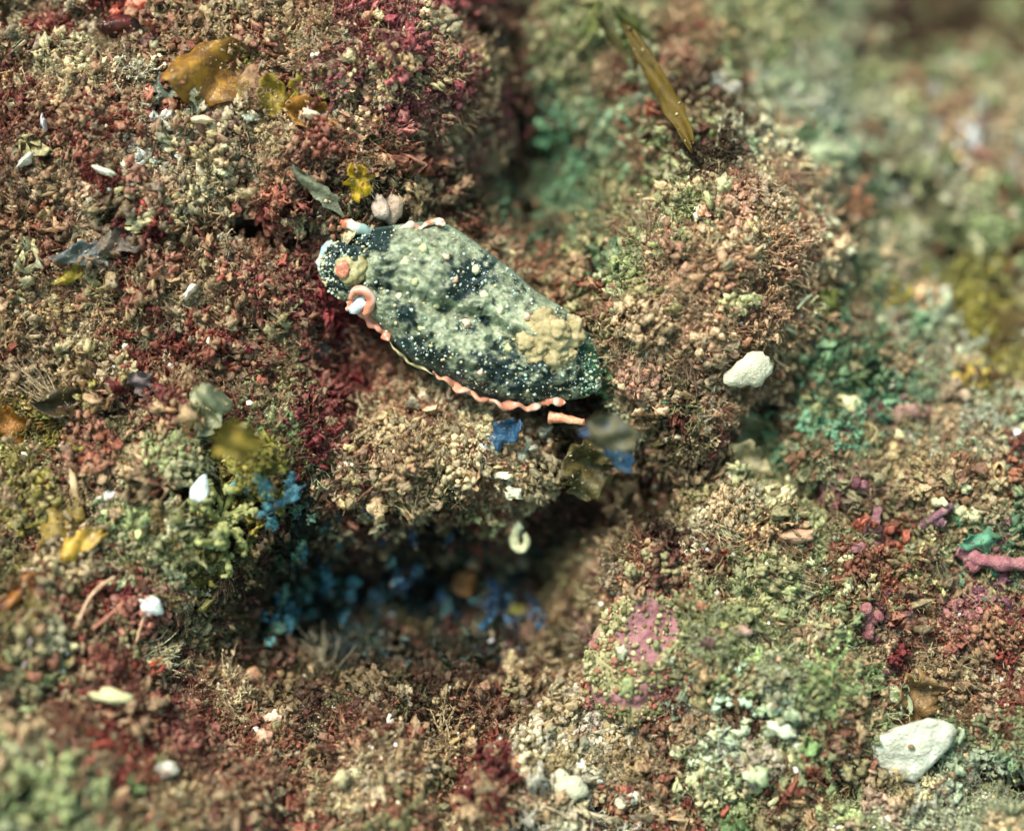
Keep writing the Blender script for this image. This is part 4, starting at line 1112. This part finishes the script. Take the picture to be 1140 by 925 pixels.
def scatter(name, count, kinds=None, only=None, size_mul=1.0, jitter=16, sink=.0, tint=None, tiltr=.35, patchy=0.0):
    u = RNG.uniform(-8.1, 8.1, count); v = RNG.uniform(-6.7, 6.7, count)
    h = height(u, v)
    ok = open_ground(u, v)
    rel = relief(u, v)
    ok &= RNG.random(count) < .05 + .95 * sm(-.70, -.10, rel)
    if patchy: ok &= fbm(u * 1.1, v * 1.1, seed=91, octs=3) + patchy * RNG.normal(size=count) * .5 > 0.0
    c = cover(u, v, h, jitter)
    if only: ok &= np.isin(c, [LET.index(q) for q in only])
    u, v, h, c = u[ok], v[ok], h[ok], c[ok]; m = len(u)
    nrm, slope = normals(u, v)
    pick = np.zeros(m, np.int32); size = np.zeros(m); col = np.zeros((m, 3))
    for li, L in enumerate(LET):
        w = np.where(c == li)[0]
        if not len(w): continue
        mix = {kinds: 1.0} if kinds else MIX[L]
        ks = list(mix); pr = np.array([mix[k] for k in ks]); pr /= pr.sum()
        which = RNG.choice(len(ks), len(w), p=pr)
        pal = PAL[L] if tint is None else tint
        sh = np.array([s for s, _ in pal]); sh = sh / sh.sum()
        # species grow in patches: pick the colour partly by a noise field, partly by chance
        fld = np.clip(.5 + .58 * fbm(u[w] * 2.6, v[w] * 2.6, seed=101 + li, octs=3) + .32 * RNG.normal(size=len(w)), 0, .9999)
        ch = np.minimum(np.searchsorted(np.cumsum(sh), fld), len(pal) - 1)
        base = np.array([lin(*muted(q, .10 if q[0] > 1.45 * q[1] else .06)) for _, q in pal])[ch]
        col[w] = base * np.exp(RNG.normal(0, .20, (len(w), 1))) * np.exp(RNG.normal(0, .03, (len(w), 3)))
        for ki, k in enumerate(ks):
            x = w[which == ki]
            if not len(x): continue
            pick[x] = RNG.choice(MASTERS[k], len(x))
            a_, b_ = SIZE[k]; size[x] = (a_ + (b_ - a_) * RNG.random(len(x)) ** 1.9) * size_mul
    z = nrm * .75 + np.array((0, 0, .35)) + RNG.normal(0, tiltr, (m, 3)); z /= np.linalg.norm(z, axis=1)[:, None]
    x = np.cross(z, RNG.normal(size=(m, 3))); x /= np.linalg.norm(x, axis=1)[:, None]
    y = np.cross(z, x)
    Rm = np.stack((x, y, z), -1); Rm = np.einsum('ij,njk->nik', ROTN, Rm)
    rot = np.stack((np.arctan2(Rm[:, 2, 1], Rm[:, 2, 2]), np.arcsin(np.clip(-Rm[:, 2, 0], -1, 1)), np.arctan2(Rm[:, 1, 0], Rm[:, 0, 0])), -1)
    lift = (RNG.random(m) * .14 if kinds in ('crumb', 'grain', 'flake') else np.zeros(m)) - sink * size
    pos = world(np.stack((u, v, h), -1) + nrm * lift[:, None])
    me = bpy.data.meshes.new(name)
    me.vertices.add(m); me.vertices.foreach_set('co', pos.astype(np.float32).ravel())
    def put(nm, ty, data, key):
        me.attributes.new(nm, ty, 'POINT').data.foreach_set(key, np.ascontiguousarray(data).ravel())
    put('rot', 'FLOAT_VECTOR', rot.astype(np.float32), 'vector')
    put('siz', 'FLOAT_VECTOR', (size[:, None] * RNG.uniform(.8, 1.2, (m, 3))).astype(np.float32), 'vector')
    put('pick', 'INT', pick, 'value')
    c4 = np.ones((m, 4), np.float32); c4[:, :3] = np.clip(col, .004, .85)
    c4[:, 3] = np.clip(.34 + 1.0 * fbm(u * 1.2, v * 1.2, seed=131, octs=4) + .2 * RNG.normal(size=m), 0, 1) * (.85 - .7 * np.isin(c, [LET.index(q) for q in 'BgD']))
    put('col', 'FLOAT_COLOR', c4, 'color')
    me.update()
    o = link(name, me); o['kind'] = 'stuff'
    md = o.modifiers.new('turf', 'NODES'); md.node_group = TREE
    return m

total = 0
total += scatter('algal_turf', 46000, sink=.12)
total += scatter('turf_bushes', 900, kinds='bush', sink=.12, jitter=10)
total += scatter('silt_hummocks', 1500, kinds='hummock', sink=.10, jitter=12)
total += scatter('cotton_fuzz', 7000, kinds='fuzz', jitter=14, size_mul=.8)
total += scatter('pale_clumps', 9000, kinds='clump', jitter=14, sink=.05, patchy=.5, size_mul=.8, only='TRmOWLHPMDGS', tint=[(.34, (206, 188, 146)), (.22, (222, 206, 166)), (.24, (188, 158, 118)), (.2, (176, 120, 92))])
total += scatter('lobed_turf', 5600, kinds='lobed', sink=.10, jitter=14)
total += scatter('fleshy_turf', 1300, kinds='leaf', size_mul=1.7, sink=.1, jitter=14, only='RMmTOGgD')
total += scatter('pale_hummocks', 1500, kinds='hummock', jitter=14, sink=-.02, patchy=.35, size_mul=.8, only='TmOWLHPS', tint=[(.38, (214, 196, 158)), (.26, (228, 216, 184)), (.22, (198, 172, 134)), (.14, (190, 140, 114))])
total += scatter('sediment_crumbs', 26000, kinds='crumb', jitter=22)
total += scatter('pale_flecks', 28000, kinds='crumb', jitter=22, patchy=.6, size_mul=1.05, only='TRmOWLHPYS', tint=[(.4, (222, 206, 172)), (.3, (236, 226, 202)), (.2, (206, 176, 140)), (.1, (214, 160, 134))])
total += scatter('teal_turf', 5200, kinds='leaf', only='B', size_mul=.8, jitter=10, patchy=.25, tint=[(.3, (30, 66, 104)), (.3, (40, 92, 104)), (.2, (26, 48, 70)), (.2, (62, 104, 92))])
total += scatter('combed_wisps', 1000, kinds='wisp', jitter=14, size_mul=.7, tint=[(.4, (222, 204, 174)), (.3, (200, 160, 138)), (.3, (190, 186, 152))])
total += scatter('fine_filaments', 1800, kinds='hair', only='RMmTGO', size_mul=.75)
total += scatter('shell_sand', 17000, kinds='grain', jitter=20, tint=[(.4, (226, 216, 190)), (.2, (240, 238, 228)), (.2, (206, 176, 140)), (.2, (210, 160, 130))])
total += scatter('sand_patches', 16000, kinds='grain', only='WLTO', size_mul=1.4, jitter=20, patchy=.3, tint=[(.4, (216, 206, 176)), (.25, (236, 232, 218)), (.35, (186, 160, 122))])
total += scatter('tan_fuzz', 5000, kinds='fuzz', only='H', size_mul=1.0, jitter=8, sink=.1, tint=[(.5, (216, 188, 156)), (.3, (196, 152, 124)), (.2, (170, 118, 92))])
print('turf pieces', total)
